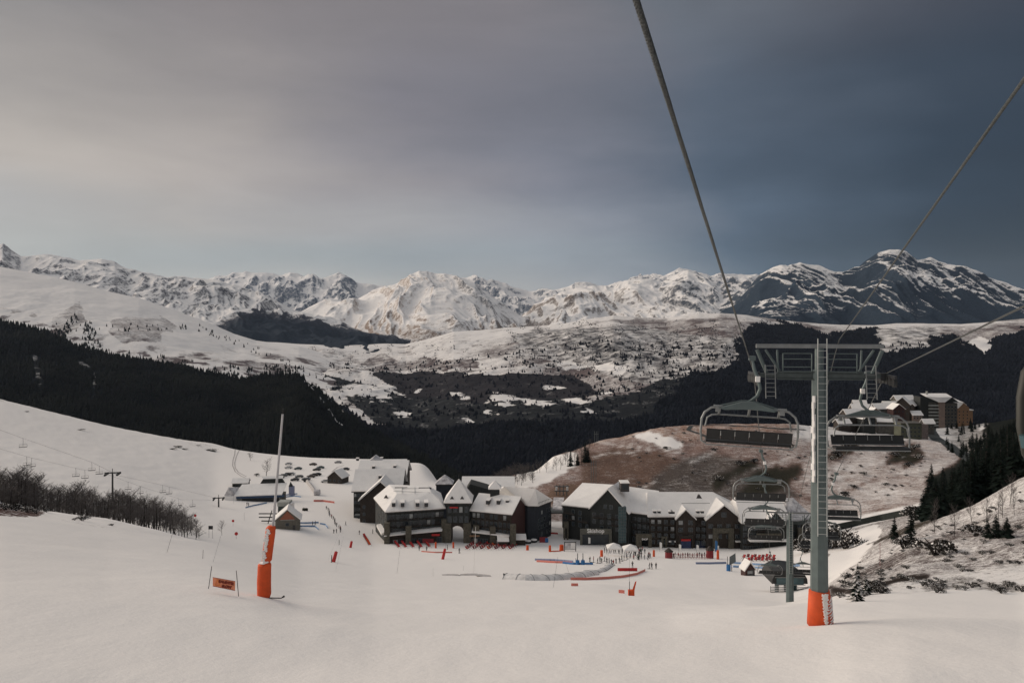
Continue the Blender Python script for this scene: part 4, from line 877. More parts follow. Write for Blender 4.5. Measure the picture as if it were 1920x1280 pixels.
# --- covered lift hut between the complexes
q=Q(1045,958,-79); bK=empty('lift_terminal',Vector((q.x,q.y,-88)),'small grey gondola terminal with pale snowy roof between the two hotels','building')
m=MB(); m.box(q+Vector((0,4,-.6)),(6,9,.5)); bpart(bK,'deck',m,G_frame)
m=MB(); m.hull([Q(1036,953,-77)+Vector((0,0,0)),Q(1053,955,-77),Q(1038,932,-75.4),Q(1058,932,-75.4),Q(1036,953,-77)-Vector((0,0,.5)),Q(1053,955,-77)-Vector((0,0,.5))]); bpart(bK,'roof',m,G_patchy)
m=MB()
for x,y in ((-3,-1),(3,-1),(3,8),(-3,8)): m.box(q+Vector((x,y,-5)),(1.0,1.0,11))
bpart(bK,'legs',m,G_wood)
# --- right hotel (R)
zE=-75.0
bH=empty('hotel',Vector((20,300,-86)),'long dark right-hand hotel with three pointed gables, glazed stair tower and one continuous snowy roof','building')
z2=-75.6
a1=Q(1218,969,z2); a2=Q(1405,974,z2); a2.y=a1.y+.5; a3,a4=back(a2,24),back(a1,24); rl=Q(1236,924,-66.8); rr=Q(1349,924,-66.8); rl.x=a1.x+1.0; rl.y=rr.y=a1.y+11
rl.z=rr.z=-(924-HY)/F*rl.y
wallh(bH,[a1,a2,a3,a4],ZB,G_wood,[rl,rr],label='main block wall'); rfM=roofh(bH,[a1,a2,a3,a4],[rl,rr],.9,.5,label='main roof under smooth snow')
# gables 2 and 3 on the main front
def gable(ap_,lf_,rt_,dfront,depth,zb,wm=G_wood,over=1.0):
    ap,l,r=P(*ap_,dfront),P(*lf_,dfront),P(*rt_,dfront); wallh(bH,[l,r,back(r,depth),back(l,depth)],zb,wm,[ap,back(ap,depth)],name='gable_wall')
    for e_ in (l,r):
        ex=e_+(e_-ap)*.05; m=MB(); m.hull([q+Vector((0,yy,zz)) for q in (ex,ap) for yy in (-over,depth+2) for zz in (.05,.55)]); bpart(bH,'roof',m,G_roof)
    return ap,l,r
g2=gable((1285,955),(1267,973),(1304,973),a1.y-1.2,8,ZB); g3=gable((1357,947),(1324,974),(1391,974),a1.y-2.4,12,ZB)
facade(bH,xy(g3[1]),xy(g3[2]),-84,-76.5,2,4,1.6,1.5,seed=61,skip=.1); facade(bH,(g3[0].x-2,g3[0].y),(g3[0].x+2,g3[0].y),-75.6,-72.6,1,1,1.8,1.8,seed=2,skip=0)
facade(bH,xy(g2[1]),xy(g2[2]),-84,-76,3,2,1.6,1.5,seed=63,skip=.1)
facade(bH,xy(a1),xy(g2[1]),-86,-76,4,4,1.3,1.5,bal=2,seed=64); facade(bH,xy(g2[2]),xy(g3[1]),-86,-76,4,2,1.3,1.5,bal=1,seed=65)
for px,py,w_ in ((1228,961,.9),(1236,961,.9),(1257,962,.9),(1262,962,.9),(1309,961,.9),(1317,961,.9)): dormer(rfM,Q(px,py,-73.6)+Vector((0,-.3,0)),1.1,1.6,.9,name='skylight')
vent(rfM,Q(1311,934,-68.8),1.1)
m=MB(); m.tube([Q(1278,945,-70.2)+Vector((0,0,.4)),Q(1331,945,-70.2)+Vector((0,0,.4))],.10,4); bpart(bH,'snow_guard',m,G_frame)
# stone portal and shop fronts
def portal(x0,x1,y0,y1,ix0,ix1,iy0,d,mat_=G_stone):
    a,b=P(x0,y0,d),P(x1,y1,d); ia,ib=P(ix0,iy0,d),P(ix1,iy0,d); m=MB()
    m.box(((a.x+ia.x)/2,d+.5,(a.z+b.z)/2),(ia.x-a.x,1.2,a.z-b.z)); m.box(((b.x+ib.x)/2,d+.5,(a.z+b.z)/2),(b.x-ib.x,1.2,a.z-b.z)); m.box(((ia.x+ib.x)/2,d+.5,(a.z+ia.z)/2),(ib.x-ia.x-.02,1.2,a.z-ia.z)); bpart(bH,'stone_portal',m,mat_)
portal(1337,1376,990,1029,1347,1366,999,g3[0].y-.8); portal(1193,1222,1001,1027,1203,1216,1009,a1.y-1.5); portal(1240,1251,1005,1027,1244,1247,1009,a1.y-.9)
portal(1273,1300,1004,1030,1276,1297,1009,g2[0].y-1,G_wood)
for px,w_,mt in ((1262,3.2,G_white),(1329,2.8,G_white),(1384,3.4,G_frame)):
    m=MB(); m.box(P(px,1014.5,a1.y-1.0),(w_,.15,.55)); bpart(bH,'shop_sign',m,mt)
m=MB(); m.box(P(1286,1012,g2[0].y-1.15),(3.6,.12,.7)); bpart(bH,'shop_sign',m,G_red,'orange-red sign over the blue shop entrance')
m=MB(); m.box(P(1286,1021,g2[0].y-1.1),(3.8,.12,3.2)); bpart(bH,'shop_glazing',m,mat('navy_shop_glass',(.015,.028,.085),.3,.3,1))
m=MB(); m.box(P(1312,1021,a1.y-.9),(4.8,.12,3.0)); bpart(bH,'shop_glazing',m,mat('navy_shop_glass',(.015,.028,.085),.3,.3,1))
# wing 1: block with hipped left end and a cross gable
e1=Q(1056,947,-74.4); e2=Q(1107,952,-74.4); e3=Q(1179,960,-74.4); w1=P(1092,907,323); w2=P(1163,911,314); nb=Vector((.42,.9,0))*22
wallh(bH,[e1,e3,e3+nb,e1+nb],ZB,G_wood2,label='left wing wall'); rW=roofh(bH,[e1,e3,e3+nb,e1+nb],[w1,w2],.9,.5,label='left wing roof')
ap=P(1141,917,301.5); l_=P(1107,952,304); r_=P(1179,961,298.5); nb2=Vector((.42,.9,0))*13
wallh(bH,[l_,r_,r_+nb2,l_+nb2],ZB,G_wood2,[ap,ap+nb2],name='gable_wall'); 
for e_ in (l_,r_):
    ex=e_+(e_-ap)*.05; m=MB(); m.hull([q+nn+Vector((0,0,zz)) for q in (ex,ap) for nn in (Vector((-.4,-.9,0))*1.1,nb2) for zz in (.05,.55)]); bpart(bH,'roof',m,G_roof)
facade(bH,xy(e1),xy(l_),-82,-75,3,4,1.2,1.5,seed=71,bal=2); facade(bH,xy(l_),xy(r_),-82,-74.9,3,5,1.3,1.5,seed=72,bal=2); facade(bH,xy(l_.lerp(r_,.32)),xy(l_.lerp(r_,.62)),-74.4,-70.8,1,2,1.2,1.4,seed=73,skip=0)
for px,py in ((1100,932),(1112,933)): dormer(rW,Q(px,py,-72.4),1.0,1.4,.9,name='skylight')
# link roof between wing 1 and main
l1=Q(1176,960,-75.0); l2=Q(1222,966,-75.2); l3=Q(1236,922,-66.4); l4=Q(1165,912,-65.6); l3.y=l2.y+13; l4.y=l1.y+14; l3.z=-(922-HY)/F*l3.y; l4.z=-(912-HY)/F*l4.y; l3.x=(1236-CX)/F*l3.y; l4.x=(1165-CX)/F*l4.y
wallh(bH,[l1,l2,back(l2,13),back(l1,14)],ZB,G_wood2,label='link block wall'); roofh(bH,[l1,l2,back(l2,16),back(l1,17)],[l3,l4],.6,.5,label='link roof')
facade(bH,xy(l1),xy(l2),-86,-76,4,5,1.2,1.5,seed=75,bal=2)
dormer(rfM,Q(1172,920,-67.0),3.2,5,3.2,name='roof_turret')
# glazed stair tower
s1=Q(1152,936,-71.5); d_=r_.y-1.0; m=MB(); a_=P(1160,950,d_); b_=P(1174,1017,d_); m.box(((a_.x+b_.x)/2,d_+.8,(a_.z+b_.z)/2),(b_.x-a_.x,1.6,a_.z-b_.z)); bpart(bH,'stair_tower',m,G_teal)
m=MB()
for k in range(13):
    z=a_.z-(a_.z-b_.z)*k/12; m.box(((a_.x+b_.x)/2,d_-.06,z),(b_.x-a_.x,.12,.09))
for k in range(4): m.box((a_.x+(b_.x-a_.x)*k/3,d_-.07,(a_.z+b_.z)/2),(.09,.12,a_.z-b_.z))
bpart(bH,'stair_mullions',m,G_frame)
# ski shop front on the left wing
d_=299.5; portal(1088,1147,992,1022,1092,1142,1001,d_,mat('shop_stone_band',(.10,.10,.085),.9,.3,1.5,.4)); portal(1057,1066,978,1020,1060,1063,990,e1.y-3,G_stone)
m=MB(); a_,b_=P(1092,1001,d_),P(1142,1022,d_); m.box(((a_.x+b_.x)/2,d_+.9,(a_.z+b_.z)/2),(b_.x-a_.x,.1,a_.z-b_.z)); bpart(bH,'shop_glazing',m,G_glass)
def text(par,s,loc,size,mat_,name='lettering',rz=0,rx=math.pi/2,bold=0,align='CENTER',ext=.02,M=None,sx=1):
    c=bpy.data.curves.new(name,'FONT'); c.body=s; c.size=size; c.extrude=ext; c.offset=bold; c.align_x=align; c.align_y='CENTER'; t=bpy.data.objects.new(name,c); COL.objects.link(t)
    dg=bpy.context.evaluated_depsgraph_get(); me=bpy.data.meshes.new_from_object(t.evaluated_get(dg)); bpy.data.objects.remove(t); me.name=name; me.materials.clear(); me.materials.append(mat_)
    o=link(name,me,par); o.rotation_euler=(rx,0,rz); o.scale=(sx,1,1); o.location=Vector(loc)-(Vector(par.location) if par else Vector()); return o
text(bH,'Skishop',P(1117,995,d_-.15),2.1,G_white,bold=.05)
text(bH,'SHOP',P(1209,1010.5,a1.y-1.7),.9,G_white,bold=.03)
text(bH,'Ski shop',P(1384,1014.5,a1.y-1.12),.6,G_white)
# right end block
z3=-76.4
c1=Q(1392,981,z3); c2=Q(1484,982,z3); c2.y=c1.y; c3,c4=back(c2,22),back(c1,22); r1=Vector((c1.x,c1.y+10,0)); r1.z=-(934-HY)/F*r1.y; r2=Vector((P(1462,HY,r1.y).x,r1.y,r1.z))
wallh(bH,[c1,c2,c3,c4],ZB,G_wood2,[r1],label='right block wall'); roofh(bH,[c1,c2,c3,c4],[r1,r2],.9,.5,label='right block roof')
g4=gable((1453,958),(1436,982),(1475,982),c1.y-1.2,7,ZB,G_wood2)
facade(bH,xy(c1),xy(c2),-86.5,-77,4,9,1.4,1.5,bal=4,seed=81)
n1=Q(1482,978,-77); n2=Q(1524,972,-77); n3,n4=back(n2,18),back(n1,18); m1=seg(n1,n3,.5)+Vector((0,0,6)); wallh(bH,[n1,n2,n3,n4],ZB,G_wood2,label='end block wall'); roofh(bH,[n1,n2,n3,n4],[m1,m1+Vector((-3,0,0))],.8,.4,G_patchy,'end block roof with broken snow')
facade(bH,xy(n1),xy(n2),-87,-78,4,4,1.3,1.4,seed=83)
m=MB(); m.box(P(1440,1012,c1.y-2),(14,3,.5)); m.box(P(1395,1013,a1.y-2.2),(7,3,.4)); bpart(bH,'canopy',m,G_roof)
m=MB(); m.box(P(1442,1004,c1.y-1.2),(9,.8,1.8)); bpart(bH,'stone_band',m,G_stone)
for x0 in (1500,1521): pillar(bH,x0,-88,-79,n1.y-1,1.8)
# --- small chalets and huts (local box houses)
def chalet(name,base,w,d,h,rh,rz,wm,label,cat='building',group=None,rm=None,rows=1,cols=3,door=True,along='x',over=.5,sink=2.0):
    o=empty(name,base,label,cat,group,rz); a,b=w/2,d/2
    m=MB(); 
    if along=='x': rp=[(-a,0,h+rh),(a,0,h+rh)]
    else: rp=[(0,-b,h+rh),(0,b,h+rh)]
    m.hull([(x,y,z) for x in (-a,a) for y in (-b,b) for z in (-sink,h)]+[(p[0]*.999,p[1]*.999,p[2]-.15) for p in rp]); m.build('wall',wm,o)
    m=MB(); 
    if along=='x': 
        for s in (-1,1): m.hull([(x,yy,zz+t) for x in (-a-over,a+over) for yy,zz in ((s*(b+over),h-rh*over/b),(0,h+rh)) for t in (0,.38)])
    else:
        for s in (-1,1): m.hull([(xx,y,zz+t) for y in (-b-over,b+over) for xx,zz in ((s*(a+over),h-rh*over/a),(0,h+rh)) for t in (0,.38)])
    m.build('roof',rm or G_roof,o)
    for i in range(rows):
        for j in range(cols): child('window',win_mesh(min(1.2,w/cols*.5),1.1),o,(-a+(j+.5)*w/cols,-b-.04,h*(i+.55)/rows))
    if door: m=MB(); m.box((a*.55,-b-.05,1.0),(.9,.08,2.0)); m.build('door',G_fascia,o)
    return o
chalet('chalet',gd(634,455)+Vector((0,0,-.3)),9,8,4,3.6,R(-18),G_wood,'dark timber chalet with snowy gable roof beside the left residence and the parking','chalet',along='y')
chalet('mountain_hut',gd(452,432),8,6,2.6,1.6,R(8),G_wood2,'small black hut on the slope above the long lift building','hut',cols=1,along='x')
q=G(540,990,230); o=chalet('cabin',q,8.5,7,4.2,3.6,R(12),mat('stone_plinth',(.13,.12,.10),.9,.3,2,.3),'small cabin with steep gable roof, orange-brown upper boards and stone base beside the leaning pole','cabin',along='y',cols=1,over=.7)
m=MB(); m.hull([(-2.9,-3.62,4.0),(2.9,-3.62,4.0),(0,-3.62,7.2),(-2.9,-3.5,4.0),(2.9,-3.5,4.0),(0,-3.5,7.2)]); m.build('gable_boards',mat('orange_brown_boards',(.28,.095,.055),.8,.2,2,.2),o); m=MB(); m.box((0,-3.7,4.0),(5,.12,.22)); m.build('sill',G_conc,o)
q=G(534,985,245); o=empty('lift_cabin',q,'dark green control cabin with pale roof standing behind the small gabled cabin','cabin')
m=MB(); m.box((0,0,4),(4.0,4,7.5)); m.build('wall',mat('dark_green_panel',(.02,.04,.038),.6,.2,2),o); m=MB(); m.box((0,0,8.6),(4.4,4.4,1.6)); m.build('roof',G_conc,o); m=MB(); m.box((2.7,0,4.5),(.8,3.8,8.5)); m.build('side_panel',G_roof,o)
q=G(1402,1078,120); o=chalet('ticket_hut',q,2.6,2.6,2.0,1.7,R(10),G_wred,'tiny dark red wooden hut with pointed snowy roof near the blue mats','hut',along='y',cols=1,over=.35)
m=MB(); m.box((0,-1.36,1.2),(1.5,.08,.7)); m.build('counter_opening',G_lit,o)
# long left lift building
q=G(487,938,330); o=empty('lift_station',q,'long low lift station with snow roof and blue fascia by the small chairlift','lift station')
o.rotation_euler=(0,0,R(9)); bl=mat('blue_fascia',(.02,.05,.11),.6,.3,2)
m=MB(); m.hull([(-11,-5,3.4),(11,-5,3.4),(-9,5,6.6),(12,5,6.6),(-11,-5,3.8),(11,-5,3.8),(-9,5,7.1),(12,5,7.1)]); m.build('roof',G_roof,o)
m=MB(); m.box((1,-4.7,2.9),(22,.3,1.1)); m.build('fascia',bl,o)
m=MB(); m.hull([(x,y,z) for x in (-10,10) for y in (-3.5,4) for z in (-2,3.0)]); m.build('wall',G_conc,o)
m=MB(); m.box((1,-3.7,.9),(17,.3,2.2)); m.build('machine_bay',G_dark,o)
m=MB(); m.hull([(-15.5,-3.6,0),(-15.5,3,0),(-15.5,-3.6,4),(-15.5,3,4),(-13.6,-3.6,7.6),(-10,-4,3.2),(-10,-4,-1),(-10,3,6)]); m.build('end_hood',G_patchy,o)
m=MB(); m.box((-12.7,-4.2,1.4),(5.6,1.0,4.2)); m.build('white_annex',G_roof,o)
m=MB(); m.hull([(-1,5.2,6.4),(11,5.2,6.4),(1,6,9.6),(9.5,6,9.6),(-1,8,6.4),(11,8,6.4)]); m.build('rear_wall',G_wood2,o); m=MB(); m.hull([(.5,5.4,9.2),(10,5.4,9.2),(.5,9,9.9),(10,9,9.9),(0,7,10.2),(10,7,10.2)]); m.build('rear_roof',G_roof,o)
m=MB(); m.box((11.4,-2,1.8),(1.6,4,4.4)); m.build('operator_booth',G_grayb,o)
# --- far village
VG='houses of the far village on the ledge'
def vh(px,py,d,w,dp,h,rh,rz,wm,lab,along='x',rows=2,cols=3):
    b=P(px+9-(px-1570)*.05,py+6,d); return chalet('village_house',b,w*.95,dp,h*.85,rh,R(rz),wm,lab,'house',VG,along=along,rows=rows,cols=cols,over=.9,sink=14,door=False)
hs=[(1588,782,700,15,10,7,4,8,G_wood,'leftmost dark house of the far village under a broad snow roof','x'),
(1607,772,730,18,11,7,4,-6,G_grayb,'brown-walled village house with long snowy roof behind the leftmost one','x'),
(1618,790,690,12,9,7,4,12,G_wood2,'low front house of the far village with square snowy roof','y'),
(1632,784,715,11,9,10,4,0,G_tan,'tan house with small pointed roof in the middle of the village','y'),
(1645,770,745,16,10,7,4,10,G_grayb,'grey house with wide snow roof behind the village centre','x'),
(1655,793,690,14,9,6,4,-14,G_grayb,'front village house with smooth snowy roof beside the red one','x'),
(1676,782,710,11,10,13,4,5,G_wred,'tall red-brown village house','y'),
(1690,774,735,13,11,14,6,-32,G_wood,'house with big steep white roof slanting right beside the red one','y'),
(1668,764,770,17,10,6,4,-8,G_wood,'dark house with snowy roof at the upper edge of the village','x'),
(1690,752,800,20,10,6,4,6,G_grayb,'long low house with patchy snowy roof at the very back','x'),
(1706,765,780,10,16,8,4,-40,G_wood,'house with narrow snowy roof sloping towards the tall block','y'),
(1714,779,730,9,9,5,3,0,G_tan,'small house with flat-looking snowy roof left of the tall block','x'),
(1738,795,690,9,7,5,3,0,G_grayb,'little snow-capped house at the foot of the tall block','x'),
(1570,793,690,12,8,4,3,10,G_wood,'small snow-covered hut at the left edge of the far village','x'),
(1604,760,775,12,8,5,4,-10,G_wood2,'half hidden snowy-roofed house at the back left of the village','x')]
for a in hs: vh(*a[:10],along=a[10])
o=empty('apartment_block',P(1703,826,660),'olive apartment block with pinkish end wall standing on the brown hillside edge','building')
m=MB(); m.hull([(x,y,z) for x in (-9,8) for y in (-6,6) for z in (-8,15)]); m.build('wall',G_olive,o); m=MB(); m.hull([(x,y,z) for x in (-9.5,8.5) for y in (-6.5,6.5) for z in (15,15.5)]+[(-9,-4,15.4)]); m.build('roof',G_grayb,o); m=MB(); m.box((11,0,4),(5.8,10,20)); m.build('end_wall',mat('speckled_pink_render',(.17,.14,.13),.9,.4,.8),o)
m=MB(); m.box((-1,-8,-5),(9,6,9)); m.build('lower_wing',G_conc,o)
for i in range(4):
    for j in range(5): child('window',win_mesh(1.6,1.3),o,(-7.4+j*3.3,-6.05,1.5+i*3.4))
o=empty('apartment_tower',P(1763,803,775),'tall far apartment tower with stacked pale balconies, tan wall and snowy roof','building')
m=MB(); m.hull([(x,y,z) for x in (-22,-14) for y in (-5,8) for z in (-10,31)]); m.build('service_core',G_wood2,o)
m=MB(); m.hull([(x,y,z) for x in (-14,-4.5) for y in (-4,8) for z in (-10,26)]); m.build('balcony_wing',G_grayb,o); m=MB(); m.hull([(x,y,z) for x in (-19,-4.5) for y in (-4.5,8) for z in (26.1,31)]); m.build('attic',G_wood2,o)
for i in range(8): m=MB(); m.box((-9.2,-4.9,.5+i*3.2),(10,1.8,1.3)); m.build('balcony',G_conc,o)
m=MB(); m.hull([(x,y,z) for x in (-4.4,1.4) for y in (-6,8) for z in (-10,26)]); m.build('wall',G_tan,o)
m=MB(); m.hull([(x,y,z) for x in (1.5,15) for y in (-3,8) for z in (-10,25)]); m.build('garden_front',G_grayb,o)
for i in range(7):
    for j in range(4): child('window',win_mesh(1.7,1.4),o,(3.2+j*3.3,-3.06,1.5+i*3.3))
m=MB(); m.hull([(-16,-5,31.1),(-5,-6.5,31.1),(9,-5,31.1),(-16,8,33.4),(10,8,33.4),(-16,-5,31.7)]+[(1,-7,26.2),(-5,-7,26.2)]); m.build('roof',G_roof,o); m=MB(); m.hull([(2,-4,26),(16,-4,26),(9,-4,30.5),(2,8,26),(16,8,26),(11,8,33.2)]); m.build('roof',G_wood2,o)
m=MB(); m.box((-11.5,3,34.5),(1.4,1.4,3)); m.build('chimney',G_conc,o)
o=empty('apartment_block',P(1801,791,805),'ochre-orange apartment house with snowy gable roof at the right end of the far village','building')
m=MB(); m.hull([(x,y,z) for x in (-6,6) for y in (-5,8) for z in (-10,15)]+[(0,-5,20)]); m.build('wall',G_och,o); m=MB(); m.hull([(-12,-4,16),(-12,-4,22),(-6,-6,14.5),(0,-6,20.5),(8,8,18),(-4,8,24),(10,6,16.5)]); m.build('roof',G_roof,o)
m=MB(); m.hull([(x,y,z) for x in (6.1,10) for y in (-4,7) for z in (-10,12)]); m.build('side_wing',G_och,o); m=MB(); m.box((8.2,1,12.6),(5,11,.8)); m.build('side_roof',G_roof,o)
for i in range(4):
    for j in range(3): child('window',win_mesh(1.0,1.2),o,(-4+j*4,-5.06,1+i*3.4))
# ---------------- trees and shrubs ----------------
T_bark=mat('bare_bark',(.040,.036,.034),.9,.3,3); T_twig=mat('frosted_twigs',(.060,.050,.045),.9,.5,.7,col2=(.135,.12,.115)); T_need=mat('conifer_needles',(.011,.018,.014),.9,.5,2.0); T_dry=mat('dry_dark_leaves',(.030,.028,.025),.9,.5,2)
for q in (T_need,T_dry,T_bark): q.node_tree.nodes['Principled BSDF'].inputs['Specular IOR Level'].default_value=.1
def bare_tree_meshes(seed,h=1.0,spread=.34,lev=3):
    r_=random.Random(seed); tr=MB(); cr=MB()
    def br(p,d,L,rad,lv):
        q=p+d*L*.55+Vector((r_.uniform(-1,1),r_.uniform(-1,1),r_.uniform(0,.6)))*L*.07; e=q+(d+Vector((0,0,.25))).normalized()*L*.45
        (tr if lv==0 else cr).tube([p,q,e],[rad,rad*.75,rad*.4],5 if lv==0 else 3,False)
        if lv>=lev: return
        n=[15,7,4][lv]
        for i in range(n):
            t=.22+.78*(i+r_.random()*.6)/n; b=p.lerp(q,t/.55) if t<.55 else q.lerp(e,(t-.55)/.45); a=r_.uniform(0,6.28); up=r_.uniform(.5,1.2) if lv==0 else r_.uniform(.1,.8)
            dd=(d*.35+Vector((math.cos(a),math.sin(a),up*.9))).normalized(); br(b,dd,L*([.50,.52,.55][lv])*(1.1-t*.5)*r_.uniform(.7,1.15),rad*[.38,.5,.6][lv],lv+1)
    br(Vector((0,0,-.05)),Vector((r_.uniform(-.08,.08),r_.uniform(-.08,.08),1)).normalized(),.98,.014,0)
    return tr.mesh('trunk',T_bark),cr.mesh('crown',T_twig)
def conifer_meshes(seed,w=.20,snow=0,dense=1.0):
    r_=random.Random(seed); tr=MB(); tr.tube([(0,0,-.06),(0,0,.5),(0,0,.98)],[.022,.014,.003],5); cr=MB(); n=int(34*dense)
    for k in range(n):
        z=.06+.92*(k/n)**.92; R_=w*(1-z)**.8*(1+.25*r_.uniform(-1,1))+.008
        for j in range(9):
            a=r_.uniform(0,6.28); L=R_*r_.uniform(.65,1.15); ca,sa=math.cos(a),math.sin(a); z0=z+r_.uniform(-.01,.01); dz=-L*r_.uniform(.15,.5); wd=L*.26
            cr.cm=1 if r_.random()<snow else 0
            p0=Vector((0,0,z0)); p1=Vector((ca*L*.6-sa*wd,sa*L*.6+ca*wd,z0+dz*.4)); p2=Vector((ca*L,sa*L,z0+dz)); p3=Vector((ca*L*.6+sa*wd,sa*L*.6-ca*wd,z0+dz*.45)); cr.quad(p0,p1,p2,p3)
    return tr.mesh('trunk',T_bark),cr.mesh('crown',[T_need,G_snowpack])
def bush_meshes(seed,snow=.3,flat=.6):
    r_=random.Random(seed); cr=MB(); st=MB()
    for k in range(7):
        a=r_.uniform(0,6.28); st.tube([(0,0,-.1),(math.cos(a)*.2,math.sin(a)*.2,.35),(math.cos(a)*.4,math.sin(a)*.4,.8*flat)],[.03,.02,.008],3,False)
    lobes=[(r_.uniform(-.3,.3),r_.uniform(-.3,.3),r_.uniform(.15,.5)*flat,r_.uniform(.18,.34)) for _ in range(7)]
    for k in range(700):
        x,y,z,rr=r_.choice(lobes); v=Vector((r_.gauss(0,1),r_.gauss(0,1),r_.gauss(0,1))).normalized()*rr*r_.uniform(.5,1.1); p=Vector((x,y,z+.1))+Vector((v.x,v.y,abs(v.z)*flat)); s=r_.uniform(.018,.042)
        cr.cm=1 if (r_.random()<snow and v.z>0) else 0
        cr.quad(p+Vector((r_.uniform(-s,s),r_.uniform(-s,s),-s)),p+Vector((s,r_.uniform(-s,s),0)),p+Vector((0,r_.uniform(-s,s),s)),p+Vector((-s,r_.uniform(-s,s),0)))
    return st.mesh('stem',T_bark),cr.mesh('foliage',[T_dry,G_snowpack])
BT=[bare_tree_meshes(i) for i in (1,2,3,4,5)]; CF=[conifer_meshes(i,w) for i,w in ((1,.19),(2,.23),(3,.16),(4,.26))]; CS=[conifer_meshes(9,.30,.45,.6),conifer_meshes(10,.26,.3,.6)]; BU=[bush_meshes(1,.45),bush_meshes(2,.30),bush_meshes(3,.6)]
def plant(name,meshes,loc,h,label,cat,group=None,wid=1.0,parts=('trunk','crown')):
    o=empty(name,loc,label,cat,group,rnd.uniform(0,6.28)); o.scale=(h*wid,h*wid,h)
    for n_,me in zip(parts,meshes): child(n_,me,o)
    return o
# row of bare trees behind the left crest: silhouette tops by column
top=[(-20,886),(20,892),(60,892),(75,916),(120,915),(150,912),(170,925),(200,930),(230,925),(260,932),(300,945),(330,950),(350,958),(366,975)]
def ipt(x,t): return float(np.interp(x,*zip(*t)))
x=-26.0; i=0
while x<368:
    d=rnd.uniform(150,190) if x<250 else rnd.uniform(165,215); p=gd(x+rnd.uniform(-2,2),d); ty=ipt(x,top)+rnd.uniform(-4,14); h=max(3.0,-(ty-HY)/F*d-p.z)
    lab='frosted bare tree in the dense row, '+('tall left end' if x<65 else 'low part near its left end' if x<140 else 'left of the small lift tower' if x<205 else 'right of the small lift tower' if x<290 else 'at its right end')
    plant('bare_tree',BT[i%5],p,h,lab,'tree','bare trees behind the left snow crest',1.25); x+=3.6 if i%2 else 2.4; i+=1
x=-24.0; i=0
while x<372:
    d=rnd.uniform(146,165) if x<250 else rnd.uniform(158,190); p=gd(x+rnd.uniform(-2,2),d); ty=ipt(x,top)+rnd.uniform(22,34)-(8 if x>250 else 0); h=max(2.2,-(ty-HY)/F*d-p.z)
    plant('bare_tree',BT[(i+2)%5],p,h,'low bushy bare sapling before the dense row, '+('left end' if x<65 else 'near its left end' if x<140 else 'left of the small lift tower' if x<205 else 'right of the small lift tower' if x<290 else 'at its right end'),'tree','low saplings before the bare trees',2.0); x+=5; i+=1
plant('bare_tree',BT[1],G(416,1003,60),3.6,'small frosted bare tree standing alone on the piste below the left lift station','tree')
plant('bare_tree',BT[2],G(499,892,200),9,'round bare shrub-like tree beside the parked cars','tree',None,1.5)
plant('bare_tree',BT[3],G(470,863,300),5.5,'low leaning bare bush on the crest left of the parking','tree',None,1.6)
plant('bush',BU[0],G(481,892,200),3,'small snow-dusted bush left of the parked cars','bush',None,1.2,('stem','foliage'))
# conifers on the right slope
for i,(x,yb,yt,w) in enumerate([(1733,960,917,1.3),(1740,958,905,1.2),(1750,958,897,1.2),(1759,960,889,1.1),(1767,960,886,1.2),(1776,957,897,1.1),(1785,953,872,1.1),(1793,955,866,1.1),(1800,952,858,1.0),(1808,950,862,1.1),(1818,948,850,1.0),(1826,944,842,1.0),(1835,940,846,1.1),(1843,938,830,1.0),(1853,934,826,1.1),(1862,930,838,1.1),(1871,926,815,1.0),(1880,922,822,1.0),(1890,918,808,1.0),(1899,915,814,1.1),(1908,912,800,1.0),(1917,908,806,1.0),(1926,905,796,1.0),(1936,900,790,1.0)]):
    for k in range(3):
        d=rnd.uniform(185,235)+k*26; xx=x+rnd.uniform(-5,5); p=gd(xx,d); v=HY-p.z/d*F; tt=yt+rnd.uniform(-6,16)+k*(-4 if x>1800 else 5); h=max(4.5,-(tt-HY)/F*d-p.z)
        if h>22: h=22-rnd.random()*4
        plant('conifer',CF[(i+k)%4],p,h,'dark conifer of the dense right stand, %s'%('low left tip' if x<1762 else 'left part' if x<1800 else 'middle' if x<1850 else 'tall right part' if x<1895 else 'right edge')+(', front row' if k==0 else ', middle row' if k==1 else ', back row'),'tree','dark conifers on the right slope',w*1.1)
for i in range(120):
    x=rnd.uniform(1745,1960); d=rnd.uniform(330,640); p=gd(x,d); v=HY-p.z/d*F
    if v<np.interp(x,[1745,1800,1850,1960],[880,850,800,740])or (x<1800 and d>430): continue
    plant('conifer',CF[i%4],p,rnd.uniform(7,13),'dark conifer on the shaded right slope, %s'%('near the road bend' if x<1850 else 'above the dense stand' if x<1900 else 'at the right edge of the view')+(' lower down' if d<430 else ' higher up'),'tree','dark conifers on the shaded right slope',1.1)
for i in range(26):
    x=rnd.uniform(1775,1850); d=rnd.uniform(560,760); plant('conifer',CF[i%4],gd(x,d),rnd.uniform(5,10),'small dark conifer below the ochre apartment house','tree','conifers by the far village',1.2)
